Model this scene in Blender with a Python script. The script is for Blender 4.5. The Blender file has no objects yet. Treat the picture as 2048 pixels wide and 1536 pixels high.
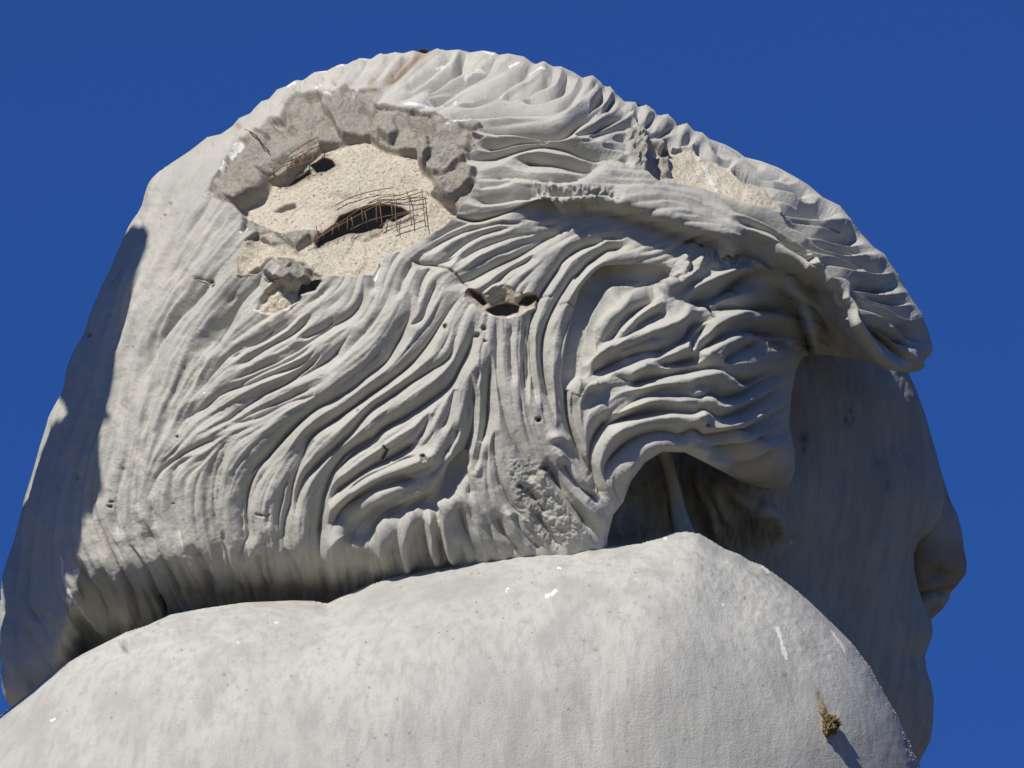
import bpy, math, random
import numpy as np
from mathutils import Vector, Matrix
random.seed(4); rng = np.random.RandomState(7)
R = math.radians
scene = bpy.context.scene
col = scene.collection

# ------------------------------------------------------------------ camera, sky, sun, exposure
PITCH = R(18); DIST = 30.0; HEAD_Z = 1.6 + DIST*math.sin(PITCH)
RT = Vector((1, 0, 0)); UP = Vector((0, -math.sin(PITCH), math.cos(PITCH))); TW = Vector((0, -math.cos(PITCH), -math.sin(PITCH)))
ORG = Vector((0, 0, HEAD_Z))
cam_d = bpy.data.cameras.new('camera'); cam = bpy.data.objects.new('camera', cam_d); col.objects.link(cam)
cam_d.sensor_width = 36; cam_d.lens = 36*DIST/2.048; cam_d.clip_start = 0.5; cam_d.clip_end = 3000
rot = Matrix((RT, UP, TW)).transposed()
cam.matrix_world = Matrix.Translation(ORG + TW*DIST) @ rot.to_4x4()
scene.camera = cam
SUNV = (-0.42, 0.83, 0.37)
SUN = (RT*SUNV[0] + UP*SUNV[1] + TW*SUNV[2]).normalized()      # direction towards the sun
el = math.asin(SUN.z); az = math.atan2(SUN.x, SUN.y)
w = bpy.data.worlds.new('World'); scene.world = w; w.use_nodes = True
nt = w.node_tree; bg = nt.nodes['Background']; sky = nt.nodes.new('ShaderNodeTexSky')
sky.sky_type = 'NISHITA'; sky.sun_disc = False; sky.sun_elevation = el; sky.sun_rotation = az
sky.altitude = 3500; sky.air_density = 1.0; sky.dust_density = 0.0; sky.ozone_density = 10.0
tint = nt.nodes.new('ShaderNodeMix'); tint.data_type = 'RGBA'; tint.blend_type = 'MULTIPLY'; tint.inputs[0].default_value = 1
tint.inputs[7].default_value = (.40, .63, 1, 1)      # the camera's saturated blue
nt.links.new(sky.outputs[0], tint.inputs[6]); nt.links.new(tint.outputs[2], bg.inputs[0]); bg.inputs[1].default_value = 0.086
sl = bpy.data.lights.new('sun', 'SUN'); sl.energy = 4.6; sl.angle = R(0.53); sl.color = (1.0, 0.952, 0.865)
so = bpy.data.objects.new('sun', sl); col.objects.link(so); so.rotation_euler = SUN.to_track_quat('Z', 'Y').to_euler(); so.location = ORG + SUN*20
scene.view_settings.view_transform = 'Standard'; scene.view_settings.look = 'None'
scene.view_settings.exposure = 0.0; scene.view_settings.gamma = 1.0

def P(x, y, d):
    """statue plane: x, y in millimetres on the side plane of the head (as measured off the photograph), d towards the viewer"""
    k = (DIST*1000 - d)/(DIST*1000)
    return ORG + RT*((x-1024)*k/1000) + UP*((768-y)*k/1000) + TW*(d/1000)
RTn, UPn, TWn, ORGn = (np.array(v) for v in (RT, UP, TW, ORG))
def Pn(X, Y, D):
    k = (DIST*1000 - D)/(DIST*1000)
    return ORGn + np.outer((X-1024)*k/1000, RTn) + np.outer((768-Y)*k/1000, UPn) + np.outer(D/1000, TWn)

# ------------------------------------------------------------------ lattice tools
def tile(ox, oy, s):
    return lambda pts: [(ox + x/s, oy + y/s) for x, y in pts]
Z = 2038/650
TA, TB, TC, TD, TE, TF, TG, TH = [tile(a, b, Z) for a, b in ((350,80),(850,80),(1250,230),(1050,480),(1150,800),(0,400),(0,850),(450,500))]
TI = tile(450, 850, 2.56); TJ = tile(1500, 1000, 2.865); TS = tile(900, 1030, 2.56); TN = lambda p: p

def spline_(pts, step=10):
    p = [np.array(q, float) for q in pts]; e = [2*p[0]-p[1]] + p + [2*p[-1]-p[-2]]; out = []
    for i in range(1, len(e)-2):
        n = max(1, int(np.linalg.norm(e[i+1]-e[i])/step))
        for k in range(n):
            t = k/n; out.append(tuple(.5*((2*e[i])+(-e[i-1]+e[i+1])*t+(2*e[i-1]-5*e[i]+4*e[i+1]-e[i+2])*t*t+(-e[i-1]+3*e[i]-3*e[i+1]+e[i+2])*t**3)))
    return out + [tuple(p[-1])]
class Lat:
    def __init__(s, x0, y0, x1, y1, st):
        s.x0, s.y0, s.st = x0, y0, st
        s.nx = int((x1-x0)/st)+1; s.ny = int((y1-y0)/st)+1
        s.X, s.Y = np.meshgrid(x0 + st*np.arange(s.nx), y0 + st*np.arange(s.ny))
        s.X = s.X.astype(np.float64); s.Y = s.Y.astype(np.float64)
    def samp(s, A, x, y):
        fx = np.clip((x-s.x0)/s.st, 0, s.nx-1.001); fy = np.clip((y-s.y0)/s.st, 0, s.ny-1.001)
        ix = fx.astype(int); iy = fy.astype(int); fx = fx-ix; fy = fy-iy
        return (A[iy,ix]*(1-fx)+A[iy,ix+1]*fx)*(1-fy) + (A[iy+1,ix]*(1-fx)+A[iy+1,ix+1]*fx)*fy

def blur(A, r):
    """three box blurs of radius r cells"""
    r = int(r)
    if r < 1: return A
    for _ in range(3):
        for ax in (0, 1):
            pad = [(0,0),(0,0)]; pad[ax] = (r+1, r)
            c = np.cumsum(np.pad(A, pad, mode='edge'), axis=ax)
            A = (c[2*r+1:]-c[:-2*r-1])/(2*r+1) if ax == 0 else (c[:,2*r+1:]-c[:,:-2*r-1])/(2*r+1)
    return A
def smooth01(t):
    t = np.clip(t, 0, 1); return t*t*(3-2*t)
def noise(L, scale, seed=0, octaves=1, gain=.5, sx=1, sy=1):
    out = 0; amp = 1; tot = 0
    for o in range(octaves):
        r = np.random.RandomState(seed*17+o+1); sc = scale/2**o
        fx = (L.X-L.x0)/(sc*sx); fy = (L.Y-L.y0)/(sc*sy)
        g = r.rand(int(fy.max())+3, int(fx.max())+3)*2-1
        ix = fx.astype(int); iy = fy.astype(int); tx = fx-ix; ty = fy-iy
        tx = tx*tx*(3-2*tx); ty = ty*ty*(3-2*ty)
        out = out + amp*((g[iy,ix]*(1-tx)+g[iy,ix+1]*tx)*(1-ty)+(g[iy+1,ix]*(1-tx)+g[iy+1,ix+1]*tx)*ty)
        tot += amp; amp *= gain
    return out/tot
def inside(pts, X, Y):
    c = np.zeros(X.shape, bool); n = len(pts)
    for i in range(n):
        x1, y1 = pts[i]; x2, y2 = pts[(i+1)%n]
        if y1 == y2: continue
        c ^= ((y1 > Y) != (y2 > Y)) & (X < (x2-x1)*(Y-y1)/(y2-y1)+x1)
    return c
def segd(X, Y, a, b):
    ax, ay = a; bx, by = b; dx, dy = bx-ax, by-ay; q = dx*dx+dy*dy+1e-9
    t = np.clip(((X-ax)*dx+(Y-ay)*dy)/q, 0, 1)
    cx = ax+t*dx; cy = ay+t*dy
    return np.hypot(X-cx, Y-cy), cx, cy, t
def nearest(pts, X, Y, closed=True):
    D = np.full(X.shape, 1e9); CX = np.zeros(X.shape); CY = np.zeros(X.shape)
    n = len(pts)
    for i in range(n if closed else n-1):
        d, cx, cy, _ = segd(X, Y, pts[i], pts[(i+1)%n]); m = d < D
        D[m] = d[m]; CX[m] = cx[m]; CY[m] = cy[m]
    return D, CX, CY
def sd_local(L, pts, reach=60):
    """signed distance (+ inside) to a polygon, exact within `reach`, clamped outside it"""
    p = np.array(pts); out = np.full(L.X.shape, -float(reach))
    i0 = max(int((p[:,0].min()-reach-L.x0)/L.st), 0); i1 = min(int((p[:,0].max()+reach-L.x0)/L.st)+2, L.nx)
    j0 = max(int((p[:,1].min()-reach-L.y0)/L.st), 0); j1 = min(int((p[:,1].max()+reach-L.y0)/L.st)+2, L.ny)
    if i1 <= i0 or j1 <= j0: return out
    X = L.X[j0:j1,i0:i1]; Y = L.Y[j0:j1,i0:i1]
    d, _, _ = nearest(pts, X, Y); s = np.where(inside(pts, X, Y), d, -d)
    out[j0:j1,i0:i1] = np.maximum(s, -reach); return out
def spline(pts, step=7):
    p = [np.array(q, float) for q in pts]
    if len(p) < 3: return [tuple(q) for q in p]
    e = [2*p[0]-p[1]] + p + [2*p[-1]-p[-2]]; out = []
    for i in range(1, len(e)-2):
        n = max(1, int(np.linalg.norm(e[i+1]-e[i])/step))
        for k in range(n):
            t = k/n
            out.append(tuple(.5*((2*e[i])+(-e[i-1]+e[i+1])*t+(2*e[i-1]-5*e[i]+4*e[i+1]-e[i+2])*t*t+(-e[i-1]+3*e[i]-3*e[i+1]+e[i+2])*t**3)))
    out.append(tuple(p[-1])); return out
def stamp(L, F, pts, a, s, gauss=False, taper=.18, jag=0):
    """max-stamps a crease (cusp) or a ridge (gauss) of height a and width s along a curve"""
    q = spline(pts); n = len(q)-1; reach = s*(3 if gauss else 5)
    ph = random.random()*6
    for i in range(n):
        (ax, ay), (bx, by) = q[i], q[i+1]
        i0 = max(int((min(ax,bx)-reach-L.x0)/L.st), 0); i1 = min(int((max(ax,bx)+reach-L.x0)/L.st)+2, L.nx)
        j0 = max(int((min(ay,by)-reach-L.y0)/L.st), 0); j1 = min(int((max(ay,by)+reach-L.y0)/L.st)+2, L.ny)
        if i1 <= i0 or j1 <= j0: continue
        d, _, _, t = segd(L.X[j0:j1,i0:i1], L.Y[j0:j1,i0:i1], q[i], q[i+1])
        u = (i+t)/n; tp = np.minimum(1, np.minimum(u, 1-u)/taper+.12)*(.9+.12*np.sin(ph+u*9))
        v = 1-np.minimum(d/(2.7*s), 1); f = np.exp(-(d/s)**2) if gauss else .45*(1-np.sqrt(np.clip(1-v*v, 0, 1)))+.55*v**1.9
        F[j0:j1,i0:i1] = np.maximum(F[j0:j1,i0:i1], a*tp*f)
def poisson(L, M):
    """membrane blown up over mask M (coarse to fine)"""
    st = 32
    phi = None
    while st >= 1:
        m = M[::st, ::st]
        if phi is None: p = np.zeros(m.shape)
        else:
            p = np.repeat(np.repeat(phi, 2, 0), 2, 1)[:m.shape[0], :m.shape[1]]
            if p.shape != m.shape: p = np.pad(p, ((0, m.shape[0]-p.shape[0]), (0, m.shape[1]-p.shape[1])), mode='edge')
        h2 = (st*L.st)**2*1e-6
        for _ in range(900 if st >= 16 else 160 if st >= 4 else 30):
            q = np.pad(p, 1)
            p = (q[:-2,1:-1]+q[2:,1:-1]+q[1:-1,:-2]+q[1:-1,2:]+h2*4)/4*m
        phi = p; st //= 2
    return phi
def dome(L, outline, M, D):
    phi = poisson(L, M); ratio = np.where(M, phi/np.maximum(D, 1.0), 0); mm = M.astype(float)
    rb = blur(ratio, 5)/np.maximum(blur(mm, 5), .05)
    t = smooth01((D-14)/20); phi = np.where(M, (rb*D)*(1-t)+phi*t, 0)
    return np.sqrt(np.maximum(phi, 0)/phi.max())

# ------------------------------------------------------------------ materials
def nodes(name):
    m = bpy.data.materials.new(name); m.use_nodes = True; t = m.node_tree
    b = t.nodes['Principled BSDF']; b.inputs['Roughness'].default_value = .92
    b.inputs['Specular IOR Level'].default_value = .18
    return m, t, b
def N(t, typ, **k):
    n = t.nodes.new(typ)
    for a, v in k.items():
        if a.startswith('i_'):
            key = a[2:]; n.inputs[int(key) if key.isdigit() else key.replace('_', ' ')].default_value = v
        else: setattr(n, a, v)
    return n
def mixc(t, fac, a, b, mode='MIX'):
    n = t.nodes.new('ShaderNodeMix'); n.data_type = 'RGBA'; n.blend_type = mode
    for s, v in ((0, fac), (6, a), (7, b)):
        if hasattr(v, 'is_linked') or hasattr(v, 'links'): t.links.new(v, n.inputs[s])
        else: n.inputs[s].default_value = v
    return n.outputs[2]
def ramp(t, src, lo, hi, a=0., b=1.):
    n = t.nodes.new('ShaderNodeMapRange'); n.inputs[1].default_value = lo; n.inputs[2].default_value = hi
    n.inputs[3].default_value = a; n.inputs[4].default_value = b; t.links.new(src, n.inputs[0]); return n.outputs[0]
def attr(t, name):
    n = t.nodes.new('ShaderNodeAttribute'); n.attribute_name = name; return n.outputs['Fac']
def tex(t, scale, detail=6, rough=.6, vec=None):
    n = N(t, 'ShaderNodeTexNoise'); n.inputs['Scale'].default_value = scale; n.inputs['Detail'].default_value = detail; n.inputs['Roughness'].default_value = rough
    t.links.new(vec if vec else coord(t), n.inputs['Vector']); return n.outputs['Fac']
def coord(t):
    for n in t.nodes:
        if n.bl_idname == 'ShaderNodeTexCoord': return n.outputs['Object']
    return t.nodes.new('ShaderNodeTexCoord').outputs['Object']
def stretch(t, sc, rotz=0):
    m = t.nodes.new('ShaderNodeMapping'); m.inputs['Scale'].default_value = sc; m.inputs['Rotation'].default_value = rotz if isinstance(rotz, tuple) else (0,rotz,0)
    t.links.new(coord(t), m.inputs['Vector']); return m.outputs[0]
def bump(t, b, items):
    prev = None
    for src, st, dist in items:
        n = t.nodes.new('ShaderNodeBump'); n.inputs['Strength'].default_value = st; n.inputs['Distance'].default_value = dist
        t.links.new(src, n.inputs['Height'])
        if prev: t.links.new(prev, n.inputs['Normal'])
        prev = n.outputs[0]
    t.links.new(prev, b.inputs['Normal'])

def concrete(name, base, dark, strokes=None):
    m, t, b = nodes(name)
    c = mixc(t, ramp(t, tex(t, 2.2, 5), .35, .68), base, dark)
    c = mixc(t, ramp(t, tex(t, 14, 6, .65), .50, .75, 0, .55), c, tuple(x*.80 for x in dark[:3])+(1,))
    c = mixc(t, ramp(t, tex(t, 6, 4), .55, .72, 0, .35), c, (base[0]*1.12, base[1]*1.10, base[2]*1.07, 1))
    if strokes:
        c = mixc(t, ramp(t, tex(t, 1, 4, .6, stretch(t, *strokes)), .46, .66, 0, .65), c, tuple(x*.82 for x in dark[:3])+(1,))
        c = mixc(t, ramp(t, tex(t, 1, 5, .6, stretch(t, (9, 9, 2.2), strokes[1])), .50, .64, 0, .75), c, tuple(x*.84 for x in dark[:3])+(1,))
        c = mixc(t, ramp(t, tex(t, 1, 3, .5, stretch(t, (16, 16, 2.6), strokes[1])), .56, .70, 0, .22), c, (base[0]*1.14, base[1]*1.13, base[2]*1.12, 1))
    # small dark pits and pale specks
    v = N(t, 'ShaderNodeTexVoronoi'); v.inputs['Scale'].default_value = 46; t.links.new(coord(t), v.inputs['Vector'])
    pit = ramp(t, v.outputs['Distance'], .035, .11, 1, 0)
    gate = ramp(t, tex(t, 9, 3), .56, .62)
    mu = N(t, 'ShaderNodeMath', operation='MULTIPLY'); t.links.new(pit, mu.inputs[0]); t.links.new(gate, mu.inputs[1])
    c = mixc(t, mu.outputs[0], c, (.13, .11, .085, 1))
    c = mixc(t, attr(t, 'core'), c, (.60, .50, .385, 1))
    sandg = mixc(t, ramp(t, tex(t, 160, 3, .7), .35, .7), (.79, .725, .585, 1), (.56, .50, .385, 1))
    c = mixc(t, attr(t, 'core'), c, sandg)
    frac = mixc(t, ramp(t, tex(t, 120, 4, .7), .35, .7), (.47, .44, .375, 1), (.30, .275, .225, 1))
    c = mixc(t, attr(t, 'fracture'), c, frac)
    c = mixc(t, attr(t, 'stain_bounce'), c, (.30, .215, .14, 1))
    c = mixc(t, attr(t, 'dirt_shade'), c, (.12, .10, .075, 1))
    wn = N(t, 'ShaderNodeMath', operation='MULTIPLY_ADD'); t.links.new(tex(t, 85, 4, .75), wn.inputs[0]); wn.inputs[1].default_value = 1.7; t.links.new(attr(t, 'white'), wn.inputs[2])
    wg = N(t, 'ShaderNodeMath', operation='MULTIPLY'); t.links.new(ramp(t, wn.outputs[0], 1.28, 1.38), wg.inputs[0]); t.links.new(ramp(t, attr(t, 'white'), .05, .2), wg.inputs[1])
    c = mixc(t, wg.outputs[0], c, (.80, .785, .74, 1))
    spk = N(t, 'ShaderNodeMath', operation='MULTIPLY'); t.links.new(ramp(t, tex(t, 190, 2, .6), .60, .68), spk.inputs[0]); t.links.new(attr(t, 'core'), spk.inputs[1])
    c = mixc(t, spk.outputs[0], c, (.30, .24, .17, 1))
    t.links.new(c, b.inputs['Base Color'])
    gr = N(t, 'ShaderNodeMath', operation='ADD'); t.links.new(attr(t, 'core'), gr.inputs[0]); t.links.new(attr(t, 'fracture'), gr.inputs[1])
    gs = N(t, 'ShaderNodeMath', operation='MULTIPLY_ADD'); t.links.new(gr.outputs[0], gs.inputs[0]); gs.inputs[1].default_value = 1.0; gs.inputs[2].default_value = .38
    g = N(t, 'ShaderNodeMath', operation='MULTIPLY'); t.links.new(tex(t, 210, 4, .75), g.inputs[0]); t.links.new(gs.outputs[0], g.inputs[1])
    items = [(tex(t, 34, 7, .68), .12 if strokes else .22, .008), (tex(t, 130, 6, .75), .45, .004), (g.outputs[0], .9, .0045), (mu.outputs[0], -.7, .004)]
    if strokes: items.append((tex(t, 1, 5, .65, stretch(t, *strokes)), .10, .004))
    bump(t, b, items)
    return m
M_HAIR = concrete('weathered_painted_concrete', (.57, .55, .485, 1), (.44, .43, .385, 1))
M_ROBE = concrete('brushed_painted_concrete', (.55, .54, .49, 1), (.465, .455, .415, 1), ((60, 60, 7), R(-8)))
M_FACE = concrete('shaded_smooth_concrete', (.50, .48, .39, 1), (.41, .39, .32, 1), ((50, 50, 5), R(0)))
def plain(name, c, rough=.9, c2=None, sc=60):
    m, t, b = nodes(name); b.inputs['Roughness'].default_value = rough
    if c2: t.links.new(mixc(t, ramp(t, tex(t, sc, 4), .4, .6), c+(1,), c2+(1,)), b.inputs['Base Color'])
    else: b.inputs['Base Color'].default_value = c+(1,)
    return m
M_RUST = plain('rusted_wire', (.15, .085, .05), .85, (.27, .17, .10), 300)
M_MOSS = plain('dried_moss', (.10, .075, .03), .95, (.22, .16, .07), 200)
M_STRAW = plain('dry_straw', (.38, .29, .15), .9, (.22, .16, .08), 200)
M_DARK = plain('dark_twig', (.045, .035, .025), .9, (.10, .08, .05), 200)
M_LICHEN = plain('yellow_lichen', (.46, .41, .26), .9, (.56, .52, .40), 200)
M_EARTH = plain('dry_earth', (.13, .11, .075), .95, (.09, .085, .05), .3)

# ------------------------------------------------------------------ object tools
def tag(o, label=None, cat=None, group=None, kind=None):
    for k, v in (('label', label), ('category', cat), ('group', group), ('kind', kind)):
        if v: o[k] = v
    return o
statue = bpy.data.objects.new('statue', None); col.objects.link(statue); statue.location = (0, 0.4, 0)
tag(statue, 'huge weathered grey concrete statue head with wavy hair broken open over rusty wire', 'statue')
ATTRS = ('core', 'fracture', 'stain_bounce', 'dirt_shade', 'white')
def mesh_obj(name, co, quads, mat, parent, attrs=None, smooth=True):
    me = bpy.data.meshes.new(name)
    me.vertices.add(len(co)); me.vertices.foreach_set('co', (co-np.array(parent.location if parent else (0,0,0))).astype(np.float32).ravel())
    nq = len(quads); me.loops.add(nq*4); me.polygons.add(nq)
    me.loops.foreach_set('vertex_index', quads.astype(np.int32).ravel())
    me.polygons.foreach_set('loop_start', np.arange(0, nq*4, 4, dtype=np.int32))
    me.polygons.foreach_set('use_smooth', np.full(nq, smooth))
    me.update(calc_edges=True)
    for k in ATTRS:
        if attrs is not None and k in attrs:
            a = me.attributes.new(k, 'FLOAT', 'POINT'); a.data.foreach_set('value', attrs[k].astype(np.float32))
    me.materials.append(mat)
    o = bpy.data.objects.new(name, me); col.objects.link(o); o.parent = parent
    return o
def tube(name, pts, rad, mat, parent, sides=5, taper=False):
    pts = [Vector(p) for p in pts]; vs, fs = [], []; n = len(pts)
    for i, p in enumerate(pts):
        d = (pts[min(i+1, n-1)]-pts[max(i-1, 0)]).normalized(); a = d.cross(Vector((.3,.2,.9))).normalized(); b = d.cross(a)
        r = rad*(1-.7*i/(n-1) if taper else 1)
        for k in range(sides): vs.append(p+(a*math.cos(k*2*math.pi/sides)+b*math.sin(k*2*math.pi/sides))*r)
    for i in range(n-1):
        for k in range(sides):
            fs.append((i*sides+k, i*sides+(k+1)%sides, (i+1)*sides+(k+1)%sides, (i+1)*sides+k))
    fs.append(tuple(range(sides))[::-1]); fs.append(tuple((n-1)*sides+k for k in range(sides)))
    me = bpy.data.meshes.new(name); off = parent.matrix_basis.translation if parent else Vector()
    pp = parent
    while pp is not None and pp.parent is not None: pp = pp.parent; off = off+pp.matrix_basis.translation
    me.from_pydata([tuple(v-off) for v in vs], [], fs); me.materials.append(mat)
    for p in me.polygons: p.use_smooth = True
    o = bpy.data.objects.new(name, me); col.objects.link(o); o.parent = parent; return o

def relief(L, outline, M, D, base, h, names, label_map, mat, attrs, parent=statue, rim=12, cut=None, sink=None):
    """skin of a body: base depth field + relief h pushed out along the base normal; splits faces into named parts"""
    gy, gx = np.gradient(blur(base, 2), L.st)
    gx = np.clip(gx, -6, 6); gy = np.clip(gy, -6, 6)
    ln = np.sqrt(gx*gx+gy*gy+1); hh = h*np.clip(D/rim, .25, 1)
    X = L.X-gx/ln*hh; Y = L.Y-gy/ln*hh; W = base+hh/ln
    if sink is not None: W = W-sink
    nb = M.copy(); nb[1:] |= M[:-1]; nb[:-1] |= M[1:]; t = nb.copy(); nb[:,1:] |= t[:,:-1]; nb[:,:-1] |= t[:,1:]
    snap = nb & ~M
    _, cx, cy = nearest(outline, L.X[snap], L.Y[snap])
    X[snap] = cx; Y[snap] = cy
    pw = np.pad(np.where(M, W, 0), 1); pm_ = np.pad(M.astype(float), 1); sw = 0; sm = 0
    for a_ in range(3):
        for b_ in range(3):
            sw = sw + pw[a_:a_+L.ny, b_:b_+L.nx]; sm = sm + pm_[a_:a_+L.ny, b_:b_+L.nx]
    W[snap] = sw[snap]/np.maximum(sm[snap], 1) - 6
    nbf = nb.astype(float); Wb = blur(np.where(nb, W, 0), 2)/np.maximum(blur(nbf, 2), .02); tb = np.clip(1-D/9, 0, 1); tb[snap] = 1
    W = np.where(nb, W*(1-tb)+Wb*tb, W); W[snap] = np.minimum(W[snap], base[snap]) - 5
    q = nb[:-1,:-1] & nb[1:,:-1] & nb[:-1,1:] & nb[1:,1:] & (M[:-1,:-1] | M[1:,:-1] | M[:-1,1:] | M[1:,1:])
    if cut is not None: q = q & ~cut[:-1,:-1]
    idx = np.arange(L.nx*L.ny).reshape(L.ny, L.nx); objs = []
    for k, nm in enumerate(names):
        s = q & (label_map[:-1,:-1] == k)
        if not s.any(): continue
        quads = np.stack([idx[:-1,:-1][s], idx[1:,:-1][s], idx[1:,1:][s], idx[:-1,1:][s]], 1)
        used, inv = np.unique(quads, return_inverse=True)
        co = Pn(X.ravel()[used], Y.ravel()[used], W.ravel()[used])
        objs.append(mesh_obj(nm, co, inv.reshape(-1, 4), mat, parent, {a: v.ravel()[used] for a, v in attrs.items()}))
    return objs, W

# ================================================================== HAIR
SIL = [(22,1414),(6,1383),(2,1300),(1,1250),(2,1201),(6,1156),(13,1124),(26,1086),(38,1041),(48,1000),(64,949),(80,891),(92,853),(96,837),(105,818),(118,795),(127,776),(131,744),(139,722),(150,697),(166,671),(174,649),(182,623),(195,595),(207,566),(220,540),(230,515),(242,486),(252,464),(262,445),(281,419),(289,398),(297,372),(308,355),(330,335),
 (350,322),(382,300),(414,275),(442,268),(465,252),(478,236),(500,227),(522,203),(538,198),(554,179),(573,172),(592,160),(605,161),(631,144),(656,141),(682,128),(694,129),(720,117),(742,118),(758,108),(774,109),(790,104),(806,107),(825,101),(851,107),(873,98),(892,101),(918,99),(940,105),(965,101),(991,105),
 (997,110),(1016,107),(1048,113),(1070,129),(1086,123),(1105,133),(1124,134),(1147,144),(1164,156),(1185,151),(1201,163),(1209,176),(1220,172),(1233,188),(1249,203),(1271,204),(1276,214),(1293,210),(1309,222),(1314,233),(1335,228),(1351,243),(1354,252),(1373,247),(1389,262),(1405,265),(1419,278),(1450,289),(1475,303),
 (1489,314),(1521,322),(1556,335),(1591,354),(1617,370),(1645,394),(1681,412),(1703,440),(1722,466),(1748,495),(1767,507),(1783,530),(1799,552),(1807,571),(1827,603),(1846,629),(1848,640),(1859,667),(1866,696),(1862,708),(1848,722),(1849,735),(1838,742),(1817,746)]
SIL = spline_(SIL[:35]) + SIL[35:]
NOTCH = [(1770,737),(1745,725),(1700,718),(1645,708),(1606,712),(1592,740),(1582,790),(1578,850),(1588,900),(1590,940),(1582,964),(1560,978),(1528,976),(1480,962),(1420,930),(1370,905),(1325,903),(1290,925),(1262,962),(1246,1005),(1226,1030),(1215,1075),(1215,1180)]
HID = [(1150,1330),(900,1420),(600,1430),(300,1440),(60,1440)]
HAIR = SIL + NOTCH + HID
FULL = SIL + [(1850,830),(1880,950),(1915,1060),(1930,1150),(1860,1300),(1860,1480),(1700,1560),(1300,1560),(900,1500),(400,1480),(60,1450)]
STEP = 1.6
L = Lat(-30, 70, 1960, 1600, STEP)
Mf = inside(FULL, L.X, L.Y); Df, _, _ = nearest(FULL, L.X, L.Y)
DOME = dome(L, FULL, Mf, Df)
M = inside(HAIR, L.X, L.Y) & Mf; D, _, _ = nearest(HAIR, L.X, L.Y); Dn, _, _ = nearest(NOTCH, L.X, L.Y, False)
BASE = 540*DOME
base = BASE.copy()
# rounding over of the ear curl and fringe along the notch
rn = 70; base -= 60*(1-np.sqrt(np.clip(1-(1-np.clip(Dn, 0, rn)/rn)**2, 0, 1)))
# the curl over the ear turns away to the right
yc = np.interp(L.X[0], [1430,1500,1560,1600,1618,1640,1660], [520,540,560,610,660,780,1000])[None,:]
base -= np.clip(L.X-1430, 0, 200)**2/190*smooth01((L.Y-yc+25)/60)
base -= 125*smooth01((L.Y-(905+.36*(L.X-1370))+95)/120)*smooth01((L.X-1400)/80)*smooth01((1610-L.X)/10)
# the hair rolls under towards the shoulder
roll = np.interp(L.X[0], [0,110,165,400,650,900,1100,1250,1400], [1340,1300,1110,1085,1060,1060,1080,1080,1300])[None,:]
rd = np.clip(L.Y-roll, 0, 220); base -= rd*rd/150
# crown cap stands proud of the side hair: drop between its lip and the shade line
CAP = [(905,436),(950,438),(1010,428),(1085,400),(1150,402),(1220,402),(1290,420),(1340,440),(1400,458),(1440,470),(1490,480),(1540,500),(1590,522),(1640,548),(1680,580),(1705,620),(1722,655),(1750,700),(1775,750),(2000,760),(2000,60),(700,60),(780,300)]
cap = blur(sd_local(L, CAP, 120), 6)
side_ramp = smooth01((L.X-900)/300)
base += (84*side_ramp*smooth01((cap+30)/38) - 6*side_ramp*smooth01((cap-30)/110)) + 52*np.exp(-((L.X-1110)/190)**2-((L.Y-240)/72)**2)
# cavity between fringe and ear curl
CAV = [(1535,520),(1585,532),(1626,548),(1655,570),(1682,600),(1702,640),(1722,680),(1745,712),(1760,760),(1590,760),(1600,715),(1612,660),(1600,620),(1585,583),(1560,552)]
cav = blur(sd_local(L, CAV, 60), 10); base -= 135*smooth01((cav+14)/62)
base += 42*np.exp(-((D-85)/55)**2)*smooth01((L.X-1400)/120)*smooth01((760-L.Y)/120)*(cap > -60)
# hollow behind the ear curl under the arched lock
HOL = [(1210,545),(1330,540),(1345,560),(1310,590),(1230,600),(1190,660),(1160,760),(1145,760),(1150,700),(1165,640),(1180,580)]
hol = sd_local(L, HOL, 40); base -= 44*smooth01((hol+14)/30)
HOL2 = TI([(1230,190),(1190,330),(1110,440),(1000,440),(880,480),(800,560),(700,600),(590,560),(640,470),(760,400),(900,400),(1060,340),(1150,250)])
hol2 = sd_local(L, HOL2, 60); base -= 34*smooth01((hol2+18)/34)
base = blur(base, 2)

groove = np.zeros(L.X.shape); ridge = np.zeros(L.X.shape); CURVES = []
def G(T, a, s, *curves):
    for c in curves:
        p = T(c); stamp(L, groove, p, a, s*1.08); CURVES.append(p)
def RG(T, a, s, *curves):
    for c in curves:
        p = T(c); stamp(L, ridge, p, a, s, True); CURVES.append(p)
# crown, front of the break
G(TB, 20, 9, [(270,80),(200,180),(90,260),(0,330)], [(455,105),(400,170),(300,240),(180,310),(60,380),(0,410)],
 [(690,155),(640,200),(540,260),(430,330),(330,370),(200,410)], [(810,190),(790,240),(700,290),(600,330),(460,345)],
 [(895,200),(895,250),(850,310),(760,350),(600,368)], [(1000,260),(975,310),(900,390),(800,440),(650,445),(500,440),(330,460),(160,490)],
 [(1125,300),(1110,360),(1060,410),(980,470)], [(1330,430),(1250,450),(1160,500),(1060,560),(900,575)],
 [(1210,350),(1170,400),(1080,450)], [(1350,500),(1200,540),(1120,560),(1020,600)])
G(TB, 36, 12, [(290,555),(500,545),(640,560),(800,578),(900,555),(980,485),(1060,440),(1170,400)],
 [(260,745),(420,710),(600,665),(720,640),(880,655),(1000,690),(1130,720),(1250,740)],
 [(310,650),(450,645),(560,620),(680,600),(820,605)], [(540,735),(700,748),(850,760),(1000,778),(1130,772)])
G(TB, 14, 8, [(330,870),(500,850),(700,870),(860,870),(1060,850)], [(860,790),(950,820),(1050,840)],
 [(1335,430),(1350,500),(1400,540)], [(1450,490),(1400,530),(1450,560)], [(1575,545),(1480,580),(1380,590)], [(1690,610),(1600,640),(1500,600)], [(1300,760),(1200,740),(1100,730)],
 [(1100,660),(1200,670),(1290,700)], [(1200,600),(1280,620),(1330,600)])
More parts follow.
